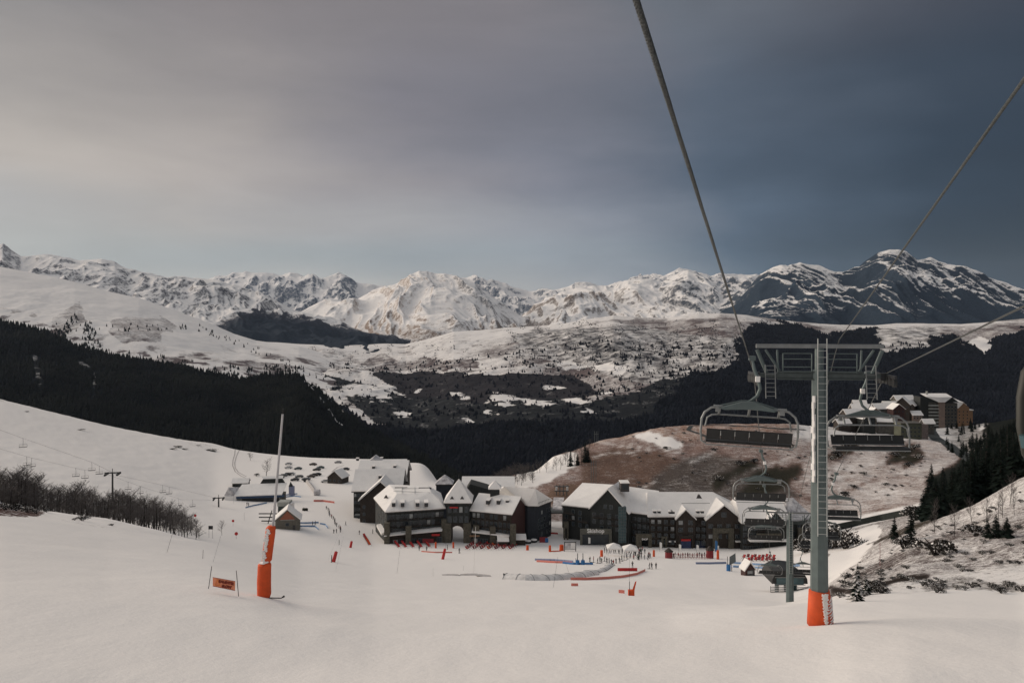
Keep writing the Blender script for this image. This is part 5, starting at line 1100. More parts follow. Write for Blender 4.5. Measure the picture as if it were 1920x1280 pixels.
# conifers and bushes on the bank
for x,y,h,k,lab in ((1677,1010,3.2,0,'small dark fir on the bank nearest the road'),(1708,1012,4.6,2,'thin brown fir on the bank right of the small dark fir'),(1852,1008,2.9,0,'dark young fir on the upper right bank'),(1868,1008,3.4,1,'taller dark young fir on the upper right bank'),(1888,1008,3.0,3,'broad dark young fir at the right of the bank')):
    p=G(x,y,75); plant('conifer',CF[k],p,h*p.y/110,lab,'tree',None,1.4)
for x,y,h,k,lab in ((1606,1127,2.1,0,'snow-dusted small fir beside the orange tower pad'),(1624,1115,1.5,1,'second snow-dusted fir behind the one by the tower'),(1608,1085,1.2,1,'tiny snow-dusted fir at the left end of the bank')):
    p=G(x,y,54); plant('conifer',CS[k],p,h*p.y/60,lab,'tree',None,1.2)
for i,(x,y,s,k) in enumerate([(1755,1041,3.2,1),(1695,1028,2.6,0),(1830,1005,2.2,0),(1640,1105,1.5,1),(1655,1112,1.2,1),(1594,1100,1.2,0),(1575,1120,1.0,2),(1730,1098,1.0,1),(1770,1103,.9,1),(1810,1106,.9,0),(1860,1102,.9,1),(1905,1106,.9,0),(1585,1085,1.2,0),(1720,975,2.6,1),(1845,918,3.0,1),(1820,930,3.0,1),(1860,916,2.6,0),(1570,1025,4.2,0),(1556,1028,3.6,1),(1585,1028,3.0,0),(1620,1118,1.0,2),(1510,1035,2.6,1)]):
    p=G(x,y,52); o=plant('bush',BU[k],p,s*p.y/90,('low dark bush on the bank right of the near mast, '+('beside the road' if y<1000 else 'in the snowy hollow' if x<1590 and y<1040 else 'by the small firs' if x<1660 and y>1080 else 'in the bottom band' if y>1090 else 'in the upper middle')),'bush','low bushes on the right bank',1.3,('stem','foliage'))
for i in range(150):
    x=rnd.uniform(1560,1925); d=rnd.uniform(60,150); p=gd(x,d); v=HY-p.z/d*F
    if v>1118 or v<ipt(x,[(1560,1085),(1610,1050),(1700,1005),(1800,965),(1925,900)])+6: continue
    plant('bush',BU[i%3],p,rnd.uniform(.35,.9),'tuft of dark scrub through the snow, %s of the bank'%('left end' if x<1640 else 'left half' if x<1740 else 'right half' if x<1840 else 'right end')+(', lower edge' if v>1085 else ', upper part'),'scrub','scrub tufts on the bank',1.5,('stem','foliage'))
for x,y,h in ((1752,998,4.2),(1790,1005,4.0),(1823,985,3.6),(1850,990,3.8),(1893,948,4.2),(1880,970,3.6),(1902,965,3.5),(1872,975,3.4)):
    p=G(x,y,75); plant('bare_tree',BT[int(x)%5],p,h*p.y/110,'thin bare sapling on the pinkish upper bank','tree','bare saplings on the upper bank',.7)
for i,(x,y,s) in enumerate([(10,955,1.6),(30,957,1.7),(52,960,1.5),(68,962,1.3),(-5,953,1.6),(155,976,1.3),(305,985,1.4),(88,960,.9),(140,975,.6),(210,985,.6)]):
    p=G(x,y,60); plant('bush',BU[i%3],p,s,'brown scrub half buried on the left snow crest','bush','scrub on the left crest',1.6,('stem','foliage'))
for x,y,s in ((392,844,6),(333,838,5),(322,842,4),(345,842,3.5),(150,806,4),(400,846,4),(50,772,3),(370,835,3)):
    p=G(x,y,300); plant('bush',BU[int(s)%3],p,s*.8,'patch of dark scrub on the left snowfield','bush','scrub patches on the left hill',2.2,('stem','foliage')).scale.z*=.35
# trees on the brown hill and at its left edge
for i,(x,y,h) in enumerate([(1064,872,9),(1070,873,11),(1077,873,10),(1083,872,8),(1090,872,11),(1097,866,14),(1105,864,13),(1102,866,10),(1060,870,7)]):
    p=G(x,y,380); plant('conifer' if i%2 else 'bare_tree',CF[i%4] if i%2 else BT[i%5],p,h,'dark tree in the small clump at the left edge of the brown hill','tree','clump of trees left of the brown hill',1.0)
for x,y,h in ((997,886,5),(1001,887,5),(1007,886,7),(1012,886,7),(1024,885,7),(1043,882,8),(1051,880,7),(1037,882,4)):
    p=G(x,y,380); plant('bare_tree',BT[x%5],p,h,'small bare tree in the row across the white strip beside the brown hill','tree','small bare trees on the white strip',1.1)
for i in range(46):
    t=i/45; x=926+t*72+rnd.uniform(-5,5); y=912-t*34+rnd.uniform(-3,9); p=gd(x,rnd.uniform(440,520)); plant('bare_tree',BT[i%5],p,rnd.uniform(4,8),'frosted bare tree in the %s of the thicket above the corner residence'%('left end' if i<15 else 'middle' if i<30 else 'right end'),'tree','thicket at the hill edge',1.4)
for x,y,s in ((1120,918,5),(1130,922,6),(1105,918,4),(1250,842,5),(1340,845,5),(1390,872,7),(1415,868,7),(1350,900,7),(1570,855,9),(1590,843,9),(1605,832,8),(1622,822,8),(1680,855,7),(1700,848,7),(1715,842,8),(1705,875,7),(1722,860,7),(1560,862,6),(1620,890,5),(1585,930,6),(1600,915,5),(1560,900,4),(1660,910,4),(1540,945,5)):
    p=G(x,y,345); o=plant('bush',BU[int(x)%3 if int(x)%3!=2 else 1],p,s*.7,'dark bush on the brown hillside behind the hotels','bush','bushes on the brown hillside',1.5,('stem','foliage'))
for i in range(110):
    x=rnd.uniform(1180,1740); d=rnd.uniform(370,640); p=gd(x,d); plant('bush',BU[i%2],p,rnd.uniform(.8,2.4),'small dark bush on the brown hillside','bush','small bushes on the brown hillside',1.5,('stem','foliage'))
# ---------------- roads ----------------
def ribbon(name,pts,w,mat_,lift=.12,d0=300,pix=True,label=None):
    P_=[G(x,y,d0) for x,y in pts]; out=[]
    for a,b in zip(P_[:-1],P_[1:]):
        k=max(2,int((b-a).length/2.5)); out+= [a.lerp(b,i/k) for i in range(k)]
    out.append(P_[-1]); m=MB(); vs=[]
    for i,p in enumerate(out):
        t=(out[min(i+2,len(out)-1)]-out[max(i-2,0)]); t.z=0; t.normalize(); nrm=Vector((-t.y,t.x,0))
        for s in (-1,-.4,.4,1):
            q=p+nrm*s*w/2; vs.append(Vector((q.x,q.y,gz(q.x,q.y)+lift)))
    fs=[(4*i+j,4*i+j+1,4*i+5+j,4*i+4+j) for i in range(len(out)-1) for j in range(3)]
    m.add(vs,fs); o=m.build(name,mat_); tag(o,kind='structure'); return o
A_road=mat('wet_asphalt',(.022,.028,.028),.8,.25,.5)
ribbon('road',[(1500,1003),(1552,993),(1600,983),(1650,972),(1700,962),(1745,952)],9,A_road,.35,290)
ribbon('road',[(1752,796),(1744,808),(1752,820),(1775,832),(1800,848),(1830,862)],9,A_road,.3,420)
ribbon('road',[(1510,806),(1450,803),(1390,799),(1330,797),(1296,799),(1290,806),(1318,816),(1338,826)],3.4,A_road,.3,420)
T_track=mat('trodden_snow',(.42,.40,.39),.9,.3,.8)
for pts in ([(446,842),(440,852),(437,862),(436,872),(441,884),(452,892),(470,900)],[(449,844),(443,856),(440,868),(441,877),(447,885),(462,893)],[(640,858),(625,856),(612,856)],[(645,872),(632,876),(622,884)]): ribbon('path',pts,.7,T_track,.06,300)
# ---------------- people ----------------
def skin_fig(J,E,name='person'):
    names=list(J); me=bpy.data.meshes.new(name); me.from_pydata([J[n][0] for n in names],[(names.index(a),names.index(b)) for a,b in E],[]); o=bpy.data.objects.new(name,me); COL.objects.link(o)
    md=o.modifiers.new('s','SKIN'); sv=me.skin_vertices[0].data
    for i,n in enumerate(names): r=J[n][1]; sv[i].radius=(r,r) if not isinstance(r,tuple) else r; sv[i].use_root=(n=='pel')
    md.use_smooth_shade=True; su=o.modifiers.new('b','SUBSURF'); su.levels=1
    dg=bpy.context.evaluated_depsgraph_get(); out=bpy.data.meshes.new_from_object(o.evaluated_get(dg)); bpy.data.objects.remove(o); return out
def body(pose):
    s=pose
    J={'pel':((0,0,.95),(.15,.11)),'waist':((0,s['lean']*.3,1.12),(.14,.10)),'chest':((0,s['lean']*.7,1.34),(.17,.12)),'neck':((0,s['lean'],1.50),.065),'head':((0,s['lean']*1.15-.01,1.60),.095),'crown':((0,s['lean']*1.2,1.70),.085)}
    E=[('pel','waist'),('waist','chest'),('chest','neck'),('neck','head'),('head','crown')]
    for k,sg in (('l',-1),('r',1)):
        st=s['step']*sg; kn=s['knee']
        J['h'+k]=((.09*sg,0,.90),.10); J['k'+k]=((.11*sg,-kn+st*.4,.50),.075); J['a'+k]=((.12*sg,st,.09),.055); J['t'+k]=((.13*sg,st-.17,.04),.05)
        J['s'+k]=((.20*sg,s['lean']*.95,1.43),.07); ex,ey,ez=s['el'+k]; wx_,wy_,wz=s['wr'+k]; J['e'+k]=((ex*sg,ey,ez),.052); J['w'+k]=((wx_*sg,wy_,wz),.04)
        E+=[('pel','h'+k),('h'+k,'k'+k),('k'+k,'a'+k),('a'+k,'t'+k),('chest','s'+k),('s'+k,'e'+k),('e'+k,'w'+k)]
    return skin_fig(J,E)
POSES=[dict(lean=-.02,step=.04,knee=.03,ell=(.27,.03,1.17),wrl=(.27,-.10,.95),elr=(.27,.03,1.17),wrr=(.24,-.14,.98)),
 dict(lean=-.20,step=.10,knee=.16,ell=(.30,-.05,1.15),wrl=(.32,-.30,1.02),elr=(.30,-.05,1.15),wrr=(.32,-.30,1.02)),
 dict(lean=-.06,step=.24,knee=.06,ell=(.27,.12,1.18),wrl=(.25,.10,.92),elr=(.26,-.10,1.18),wrr=(.22,-.26,1.02))]
SKIN=mat('skin_tone',(.35,.20,.14),.7,.05,5)
JK=[('black_jacket',(.012,.012,.014)),('navy_jacket',(.014,.02,.045)),('grey_jacket',(.06,.06,.065)),('red_jacket',(.22,.02,.02)),('green_jacket',(.02,.06,.04)),('white_jacket',(.4,.4,.4)),('blue_jacket',(.02,.10,.25)),('pink_jacket',(.35,.08,.12))]
BM={}
def fig(pose,jk):
    if (pose,jk) in BM: return BM[(pose,jk)]
    if ('base',pose) not in BM: BM[('base',pose)]=body(POSES[pose])
    me=BM[('base',pose)].copy(); me.materials.clear()
    for m_ in (SKIN,mat(*JK[jk],.8,.15,5),mat('dark_trousers',(.013,.013,.016),.85,.2,5)): me.materials.append(m_)
    for p in me.polygons: z=p.center.z; p.material_index=0 if z>1.53 else (1 if z>.90 else 2)
    BM[(pose,jk)]=me; return me
m=MB(); m.hull([(math.cos(a)*.115*c,math.sin(a)*.125*c,1.60+z) for z,c in ((0.01,1),(.07,1),(.13,.7),(.16,.2)) for a in [k*math.pi/5 for k in range(10)]]); HELM=m.mesh('helmet',G_black)
m=MB(); 
for s in (-1,1): m.box((s*.13,-.25,.02),(.09,1.65,.03)); 
SKI=[]
for s in (-1,1):
    m=MB(); m.hull([(s*.13+x,y,z) for x in (-.045,.045) for y,z in ((.55,0),(.55,.03),(-.95,0),(-.95,.03),(-1.12,.10))]); SKI.append(m.mesh('ski',G_dark))
def person(p,label,pose=0,jk=0,rz=None,group=None,ski=False,h=1.0):
    o=empty('person',p,label,'person',group,rnd.uniform(-3,3) if rz is None else rz); o.scale=(h,h,h)
    child('body',fig(pose,jk),o); hm=child('helmet',HELM,o,(0,POSES[pose]['lean']*1.15,0.03))
    if ski:
        for q in SKI: child('ski',q,o)
    return o
def crowd(spots,label,group,ski=False,d0=150,jks=(0,0,1,2,0,1,4,3)):
    for i,(x,y) in enumerate(spots): person(G(x,y,d0),label,i%3,jks[(i*5+len(spots))%len(jks)],None,group,ski,rnd.uniform(.85,1.05))
r2_=random.Random(5)
crowd([(r2_.gauss(1197,8),r2_.uniform(1031,1050)) for _ in range(34)],'skier in dark clothes in the dense crowd right of the white tents','crowd right of the white tents')
crowd([(1134+i*4.2+r2_.uniform(-1,1),1034+r2_.uniform(-1,2)+i*.35) for i in range(13)],'visitor standing under or beside the white tents','people at the white tents')
crowd([(1113,1054),(1120,1056),(1125,1053),(1128,1055),(1133,1052),(1138,1055),(1142,1057),(1147,1058),(1150,1060),(1155,1056),(1162,1055),(1166,1052),(1170,1050),(1106,1053),(1175,1048)],'beginner skier in the loose queue by the covered carpet','skiers queuing by the carpet',True)
crowd([(612+i*1.7+2*math.sin(i),955+i*2.7) for i in range(17)],'skier in the dark queue left of the large residence','queue left of the large residence')
for a in ((1217,1066,1,0,'skier bending forward, first of the three below the crowd'),(1222,1066,2,2,'middle skier of the three gliding below the crowd'),(1230,1066,0,0,'upright skier, rightmost of the three below the crowd'),(1186,1064,1,0,'lone skier crouching over the red barrier'),(1216,1046,0,0,'person in black right of the crowd beside the orange mat'),(1219,1047,2,1,'second person in navy right of the crowd beside the orange mat'),
 (674,1002,2,0,'pedestrian in black on the snow left of the front hotel'),(699,1000,0,0,'tall dark person at the left corner of the front hotel'),(786,1032,1,0,'skier in black below the red deckchairs, left one'),(800,1033,2,0,'skier in black below the red deckchairs, right one'),(861,1037,1,0,'skier with knees bent just left of the gate tower piste'),(839,1030,0,4,'green-clad person by the tall white pole before the gate tower'),
 (636,1021,0,4,'green-clad skier on the slope left of the small red mat'),(622,1054,0,2,'grey-clad person standing beside the tilted red mat'),(1080,1058,0,6,'lift attendant in blue at the end of the carpet'),(1093,1057,0,6,'second blue-clad attendant beside the carpet gantry'),(463,948,2,0,'person in black at the left end of the long lift station'),(466,949,0,1,'navy-clad person beside the one at the long lift station'),
 (631,999,0,0,'small figure at the lower end of the left queue'),(626,1000,2,0,'skier just left of the lower end of the queue'),(517,992,0,0,'person in black left of the small gabled cabin'),(586,985,0,0,'person standing between the blue mats right of the cabin'),(591,984,2,0,'second person between the blue mats right of the cabin'),(648,985,2,0,'walker on the snow close to the left residence'),(570,958,2,4,'skier pair member near the pole line above the blue mats'),
 (1372,1070,0,6,'attendant in blue by the grey banner near the red hut')):
    person(G(a[0],a[1],110),a[4],a[2],a[3],None,None,a[2]==1)
# ---------------- parked cars ----------------
def car_meshes():
    out=[]
    prof=[(-2.15,.35),(-2.2,.75),(-1.95,.95),(-1.15,1.02),(-.55,1.42),(.85,1.45),(1.6,1.05),(2.1,.98),(2.2,.6),(2.15,.35)]
    m=MB(); m.loft([Vector((x,-.85,z)) for x,z in prof],[Vector((x,.85,z)) for x,z in prof]); out.append(('body',m))
    for s in (-1,1): m=MB(); m.loft([Vector((x,s*.855,z)) for x,z in ((-1.0,1.03),(-.5,1.36),(.8,1.38),(1.35,1.05))],[Vector((x,s*.875,z)) for x,z in ((-1.0,1.03),(-.5,1.36),(.8,1.38),(1.35,1.05))]); out.append(('side_window',m))
    m=MB(); m.loft([Vector((-1.17,y,1.04)) for y in (-.7,.7)]+[Vector((-.6,y,1.42)) for y in (.6,-.6)],[Vector((-1.2,y,1.07)) for y in (-.7,.7)]+[Vector((-.63,y,1.45)) for y in (.6,-.6)]); out.append(('windscreen',m))
    for x in (-1.35,1.35):
        for y in (-.8,.8): m=MB(); m.tube([(x,y-.1,.32),(x,y+.1,.32)],.32,12); out.append(('wheel',m))
    m=MB(); m.hull([(x,y,z) for x,y,z in ((-.5,-.65,1.44),(-.5,.65,1.44),(.8,-.65,1.47),(.8,.65,1.47),(-.4,-.55,1.58),(-.4,.55,1.58),(.7,-.55,1.6),(.7,.55,1.6))]); out.append(('roof_snow',m))
    return out
CARM={}
def car(p,label,c,rz,snow=True):
    if c not in CARM:
        col={'white':(.5,.5,.5),'grey':(.10,.105,.11),'black':(.012,.013,.015),'brown':(.05,.035,.03),'teal':(.04,.07,.075),'silver':(.25,.25,.25)}[c]; bm=mat('paint_'+c,col,.35,.1,2)
        CARM[c]=[(n,q.mesh(n,bm if n=='body' else (G_black if n=='wheel' else (G_snowpack if n=='roof_snow' else G_glass)))) for n,q in car_meshes()]
    o=empty('parked_car',p+Vector((0,0,.02)),label,'car','cars parked above the left residence',rz); o.scale=(1.15,1.15,1.15)
    for n,me in CARM[c]:
        if n=='roof_snow' and not snow: continue
        child(n,me,o)
for x,y,c,a,lab in ((541,871,'white',.2,'snow-covered pale car at the back of the parking, upper of the left pair'),(541,878,'white',.1,'white car with dark windows below the upper left pair'),(559,880,'teal',.15,'teal-grey car alone at the back of the parking'),(587,872,'brown',-.2,'dark car at the rear right of the parking'),(594,882,'black',0,'black car of the rear right pair'),(601,878,'teal',.3,'teal car just right of the black one at the rear'),
 (509,900,'silver',.5,'silver car at the left end of the front row behind the leaning pole'),(519,899,'grey',.5,'second car of the left front row, grey'),(525,896,'black',.5,'black car in the middle of the left front row'),(531,893,'grey',.4,'grey car towards the upper end of the left front row'),(538,891,'black',.3,'black car at the upper end of the left front row'),(546,890,'white',.2,'white snow-covered car closing the left front row'),
 (553,901,'black',.2,'large black car at the left of the right front row'),(561,895,'grey',.3,'grey car behind the large black car'),(574,900,'grey',.1,'grey car with snowy roof in the middle of the right front row'),(583,895,'brown',.2,'brown car in the right front row'),(589,892,'brown',.25,'second brown car of the right front row'),(595,891,'black',.1,'black car at the right end of the front row'),
 (610,904,'white',.2,'snow-buried car beside the timber chalet'),(634,868,'silver',.1,'snow-covered car near the crest above the chalet'),(648,881,'black',.1,'dark car behind the timber chalet')):
    car(G(x,y,250),lab,c,a,c not in ('black','brown','teal'))
# ---------------- deckchairs ----------------
m=MB()
for s in (-.3,.3): m.tube([(s,-.65,.02),(s,.55,.85)],.022,4); m.tube([(s,.55,.02),(s,-.35,.62)],.022,4)
for y,z in ((-.62,.06),(.55,.85),(.52,.04)): m.tube([(-.3,y,z),(.3,y,z)],.02,4)
DF=m.mesh('frame',G_wood)
def cloth(mt):
    m=MB(); prof=[(.54,.86),(.30,.52),(.05,.30),(-.2,.32),(-.36,.60)]; a=[Vector((-.27,y,z)) for y,z in prof]; b=[Vector((.27,y,z)) for y,z in prof]
    for i in range(4): m.add([a[i],b[i],b[i+1],a[i+1],a[i]+Vector((0,-.02,.03)),b[i]+Vector((0,-.02,.03)),b[i+1]+Vector((0,0,.03)),a[i+1]+Vector((0,0,.03))],[(0,1,2,3),(7,6,5,4),(0,4,5,1),(3,2,6,7),(0,3,7,4),(1,5,6,2)])
    return m.mesh('sling',mt)
DC=[cloth(G_red),cloth(G_dred),cloth(G_orange)]
def deck(x,y,label,group,k=0,rz=0,d0=200):
    o=empty('deckchair',G(x,y,d0),label,'deckchair',group,rz+rnd.uniform(-.1,.1)); o.scale=(1.45,1.45,1.3); child('frame',DF,o); child('sling',DC[k],o)
for c,(x,y) in enumerate(((743,1021),(756,1021),(770,1021),(785,1021),(800,1020))):
    for k in range(5): deck(x-3+k*1.9,y-4+k*2.4,'red deckchair in the five short rows below the front left hotel','deckchairs below the front left hotel',0,.5)
for c in range(7):
    for k in range(7): deck(876+c*13.5+k*3.2,1030-k*2.3,'dark red deckchair in the slanting rows before the hotel with the red gable','deckchairs before the red gable',1 if (k+c)%3 else (2 if c==3 else 0),.9)
for k in range(8): deck(683+k*1.4,1006+k*2.3,'orange-red deckchair stacked in the short row left of the front hotel','stacked deckchairs left of the front hotel',2 if k>3 else 0,.5)
for k in range(18): deck(1395+ (k%9)*7+rnd.uniform(-1,1),1046+(k//9)*6+rnd.uniform(-1,1),'small red deckchair before the right end of the dark hotel','deckchairs before the right hotel',1 if k%2 else 0,-.6)
# ---------------- mats, poles and barriers ----------------
def pad(x,y,h,label,tilt=0,mt=G_orange,w=.55,d0=60,pole=0,group='orange safety mats on poles'):
    p=G(x,y,d0); o=empty('safety_mat',p,label,'safety mat',group); o.rotation_euler=(0,tilt,0); H=h*p.y/F
    m=MB(); r0=[Vector((math.cos(a)*w*.5,math.sin(a)*w*.45,-.1)) for a in [k*math.pi/5 for k in range(10)]]; m.loft(r0,[Vector((v.x*.88,v.y*.88,H)) for v in r0]); m.build('mat_sleeve',mt,o)
    m=MB(); m.tube([(0,0,-.3),(0,0,H+max(pole,.25))],.045,6); m.build('pole',G_steel2,o); return o
for a in ((625,1053,20,'tilted red mat beside the grey-clad person on the left piste',.28,G_red,.9),(657,1026,12,'small red mat left of the stacked deckchairs',.2,G_red,.9),(830,1048,20,'leaning red mat with a pole below the gate tower',.22,G_red,.9),(817,1027,11,'small orange mat at the right end of the short deckchair rows',0,G_orange,.7),(850,1027,11,'orange mat beside the left end of the slanting deckchair rows',0,G_orange,.7),
 (989,1031,9,'small orange mat right of the deckchair rows',0,G_orange,1.0),(1031,1034,12,'orange mat at the left end of the low orange fence',0,G_orange,.9),(1053,1032,11,'square orange mat left of the large screen frame',0,G_orange,1.6),(1128,1043,12,'orange mat in the middle of the rope line by the tents',0,G_orange,1.0),(1226,1043,12,'orange mat right of the crowd',0,G_orange,.8),(1346,1048,17,'orange mat below the white-topped banner post',0,G_orange,.9)):
    pad(*a[:5],mt=a[5],w=a[6],d0=130)
q=G(1182,1116,60); o=empty('safety_mat',q,'leaning orange mat with two posts on the lower piste in the centre','safety mat','orange safety mats on poles')
m=MB(); m.hull([(-.30,-.2,0),(.55,-.2,0),(.55,.3,0),(-.3,.3,0),(-.30,-.2,.75),(.55,-.2,.75),(.5,.3,.8),(-.3,.3,.8)]); m.build('lower_mat',G_orange,o); m=MB(); m.hull([(.2,-.15,.76),(.55,-.15,.76),(.5,.2,.76),(.65,-.1,2.0),(.85,-.1,2.05),(.8,.15,2.0)]); m.build('upper_mat',G_orange,o); m=MB(); m.tube([(-.15,-.3,-.2),(-.15,-.3,2.1)],.03,5); m.build('post',G_dark,o)
def pole(x0,y0,x1,y1,r,label,mt=G_dark,d0=40,group='thin piste marker poles',cat='pole'):
    p=G(x0,y0,d0); t=P(x1,y1,p.y); m=MB(); m.tube([Vector((0,0,-.2)),t-p],[r,r*.7],5); o=m.build('marker_pole',mt); o.location=p; return tag(o,label,cat,group)
for a in ((744,1075,750,1030,.025,'thin dark pole on the open piste below the front left hotel',G_dark),(888,1078,892,987,.05,'tall white pole in front of the slanting deckchair rows',G_white),(1037,1101,1046,1043,.02,'thin leaning pole crossing the covered carpet',G_dark),(1180,1111,1180,1040,.02,'thin pole rising from the orange mats on the lower piste',G_dark),(312,1035,328,984,.02,'thin pole leaning right below the bare trees',G_dark),(380,1047,381,1030,.03,'short dark post on the piste below the bare trees',G_dark),
 (399,1052,414,1004,.015,'thin pale pole leaning right near the small bare tree',G_frame),(629,1070,644,1005,.015,'long thin slalom pole right of the tilted red mat',G_frame),(614,1050,642,985,.012,'thin slalom pole rising beside the left queue',G_frame),(834,1040,838,990,.02,'pole rising from the leaning red mat below the gate tower',G_frame),(812,1080,812,1064,.02,'short stake left of the covered carpet',G_dark),(869,1069,869,1060,.02,'short stake above the covered carpet end',G_dark),
 (1068,1075,1058,1048,.02,'leaning stick near the blue carpet',G_dark),(1650,1060,1650,1017,.035,'thin reddish pole standing on the right bank',G_dred),(1600,1018,1600,990,.03,'thin pole by the snowy hollow right of the tower',G_dark),(438,944,438,918,.03,'thin snow lance pole above the long lift station',G_frame),(458,975,458,960,.04,'thin pole with a red disc below the long lift station',G_frame),(1390,1030,1386,1000,.02,'thin stake before the hotel canopy',G_dark)):
    pole(*a[:4],r=a[4],label=a[5],mt=a[6],d0=40 if a[0]!=1650 else 75)
def disc(x,y,label):
    p=G(x,y+10,60); o=empty('piste_marker',p,label,'piste marker','red disc piste markers'); H=10*p.y/F; m=MB(); m.tube([(0,0,-.2),(0,0,H)],.03,5); m.build('post',G_dark,o); m=MB(); m.tube([(0,-.05,H),(0,.05,H)],.45,12); m.build('disc',G_red,o)
for x,y,l in ((366,966,'red marker disc at the right end of the bare trees'),(437,976,'red marker disc below the black hut'),(443,1000,'red marker disc right of the small bare tree')): disc(x,y,l)
# framed notice board on two legs
p=G(395,1008,60); o=empty('notice_board',p,'small dark notice board on two posts left of the small bare tree','notice board'); m=MB(); m.box((0,0,2.4),(1.0,.1,.8)); m.build('board',G_dark,o)
for s in (-.4,.4): m=MB(); m.tube([(s,0,-.2),(s,0,2.4)],.03,5); m.build('post',G_dark,o)
# slow-down sign
q0=G(391,1103,36); q1=G(447,1124,36); dS=q0.y*.5+q1.y*.5
o=empty('warning_banner',P(420,1112,dS),'orange banner between two thin poles with handwritten RALENTIR SLOW','banner')
def rel(x,y,d=None): return P(x,y,d or dS)-Vector(o.location)
for a,b in (((391,1103),(397,1061)),((448,1124),(443,1069))): m=MB(); m.tube([rel(*a),rel(*b)],.022,5); m.build('pole',G_dark,o)
m=MB(); m.plate([rel(399,1081.5),rel(441,1089),rel(440.5,1106.5),rel(399,1098)],(0,.02,0)); m.build('banner_cloth',mat('salmon_orange_cloth',(.80,.30,.17),.8,.06,3),o)
th=math.atan2(-7.5,42)
def btext(s,x,y,sz):
    t=text(o,s,P(x,y,dS-.03),sz,mat('faded_red_paint',(.22,.035,.02),.8,.1,5),bold=.012); t.rotation_euler=(math.pi/2,-th,0)
btext('RALENTIR',424,1091.5,.20); btext('SLOW',425,1099.5,.20)
m=MB(); tri=[rel(403,1096,dS-.04),rel(412,1097.5,dS-.04),rel(407.5,1085.5,dS-.04)]
for a,b in zip(tri,tri[1:]+tri[:1]): m.tube([a,b],.018,4)
m.build('warning_triangle',mat('yellow_orange_paint',(.75,.28,.05),.8,.1,5),o)
for e0,e1 in (((399,1081.5),(441,1089)),((399,1098),(440.5,1106.5))): m=MB(); m.tube([rel(*e0,dS-.02),rel(*e1,dS-.02)],.012,4); m.build('hem_rope',G_dred,o)
# leaning snow lance with two orange pads
b=G(494,1118,36); dL=b.y; o=empty('snow_lance',b,'tall leaning white pole with two orange pads and snow stuck to the upper one','snow lance')
def rl(x,y,dy=0): return P(x,y,dL)+Vector((0,dy,0))-b
m=MB(); m.tube([rl(496,1100),rl(512,985),rl(530,776)],[.085,.085,.065],8); m.build('pole',mat('white_painted_pole',(.45,.44,.45),.5,.15,1),o)
m=MB(); m.tube([rl(530,776),rl(531,766)],.05,6); m.build('nozzle_head',G_black,o)
def loftpad(pts,name,rg):
    m=MB(); prev=None
    for i,(x,y,w_) in enumerate(pts):
        c=rl(x,y); rr=w_*dL/F/2; ring=[c+Vector((math.cos(a)*rr*(1+.04*math.sin(3*a+i)),math.sin(a)*rr*.9,0)) for a in [k*math.pi/8 for k in range(16)]]
        if prev: m.add(prev+ring,[(k,(k+1)%16,16+(k+1)%16,16+k) for k in range(16)])
        else: m.add(ring,[tuple(range(15,-1,-1))])
        prev=ring
    m.add(prev,[tuple(range(16))]); return m.build(name,G_orange,o,True)
loftpad([(494,1119,24),(495,1112,26),(495,1090,26),(496,1070,25),(496.5,1058,25),(497,1054,19)],'lower_pad',0); up=loftpad([(499,1052,17),(500,1049,19),(503,1025,19),(507,1000,18.5),(508,989,18),(509,985,12)],'upper_pad',0)
m=MB()
for k in range(15):
    y=990+k*4.1; x=505.5-k*.62+.9*math.sin(k*2.3); m.tube([rl(x-3.2+math.sin(k),y,-.26),rl(x+2.6+math.sin(k*1.7),y+3.5,-.30)],[.085,.07],6)
m.build('snow_streak',G_snowpack,up)
m=MB(); m.tube([rl(489,1054,-.15),rl(497,1052,-.33),rl(505,1051,-.2)],[.06,.09,.05],6); m.build('snow_collar',G_snowpack,o)
m=MB(); m.tube([rl(504,1119,-.1),rl(528,1119.5,-.1),rl(534,1116,-.1)],[.035,.035,.07],6); m.build('foot_pipe',G_dark,o)
# barriers and carpets
def strip(name,pts,h,mt,label,cat,group=None,d0=100,w=.06,lift=0):
    P_=[G(x,y,d0) for x,y in pts]; m=MB(); vs=[]
    for p in P_: vs+= [p+Vector((0,0,-.1+lift)),p+Vector((0,0,h+lift)),p+Vector((0,w,h+lift)),p+Vector((0,w,-.1+lift))]
    fs=[(4*i+j,4*i+(j+1)%4,4*i+4+(j+1)%4,4*i+4+j) for i in range(len(P_)-1) for j in range(4)]+[(0,1,2,3),(len(vs)-4,len(vs)-1,len(vs)-2,len(vs)-3)]
    m.add([v-P_[0] for v in vs],fs); o=m.build(name,mt); o.location=P_[0]; return tag(o,label,cat,group)
strip('barrier_netting',[(1070,1087),(1100,1087),(1140,1085),(1170,1082),(1195,1077),(1210,1070)],.55,G_pink,'long curved faded red barrier strip right of the covered carpet','barrier')
strip('barrier_netting',[(1158,1070),(1175,1070),(1195,1070)],.8,G_red,'short straight deep red barrier above the curved one','barrier')
strip('barrier_netting',[(790,1034),(815,1036),(848,1036)],.4,G_pink,'thin red barrier line below the gate tower','barrier')
strip('barrier_netting',[(588,940),(605,940),(627,943)],.9,G_pink,'faded red barrier beside the queue left of the residence','barrier',d0=200)
strip('barrier_netting',[(1071,1098),(1084,1098)],.45,G_pink,'small faded red sign strip lying on the lower piste','barrier',d0=60)
strip('barrier_netting',[(1160,1111),(1171,1112)],.5,G_pink,'small slanting red strip beside the leaning orange mats','barrier',d0=60)
strip('barrier_netting',[(1032,1034),(1052,1033)],.35,G_orange,'low orange fence between two orange mats','barrier')
strip('barrier_netting',[(1015,1001),(1030,1000),(1046,1001)],.6,G_red,'red barrier in the passage between the two hotels','barrier',d0=300)
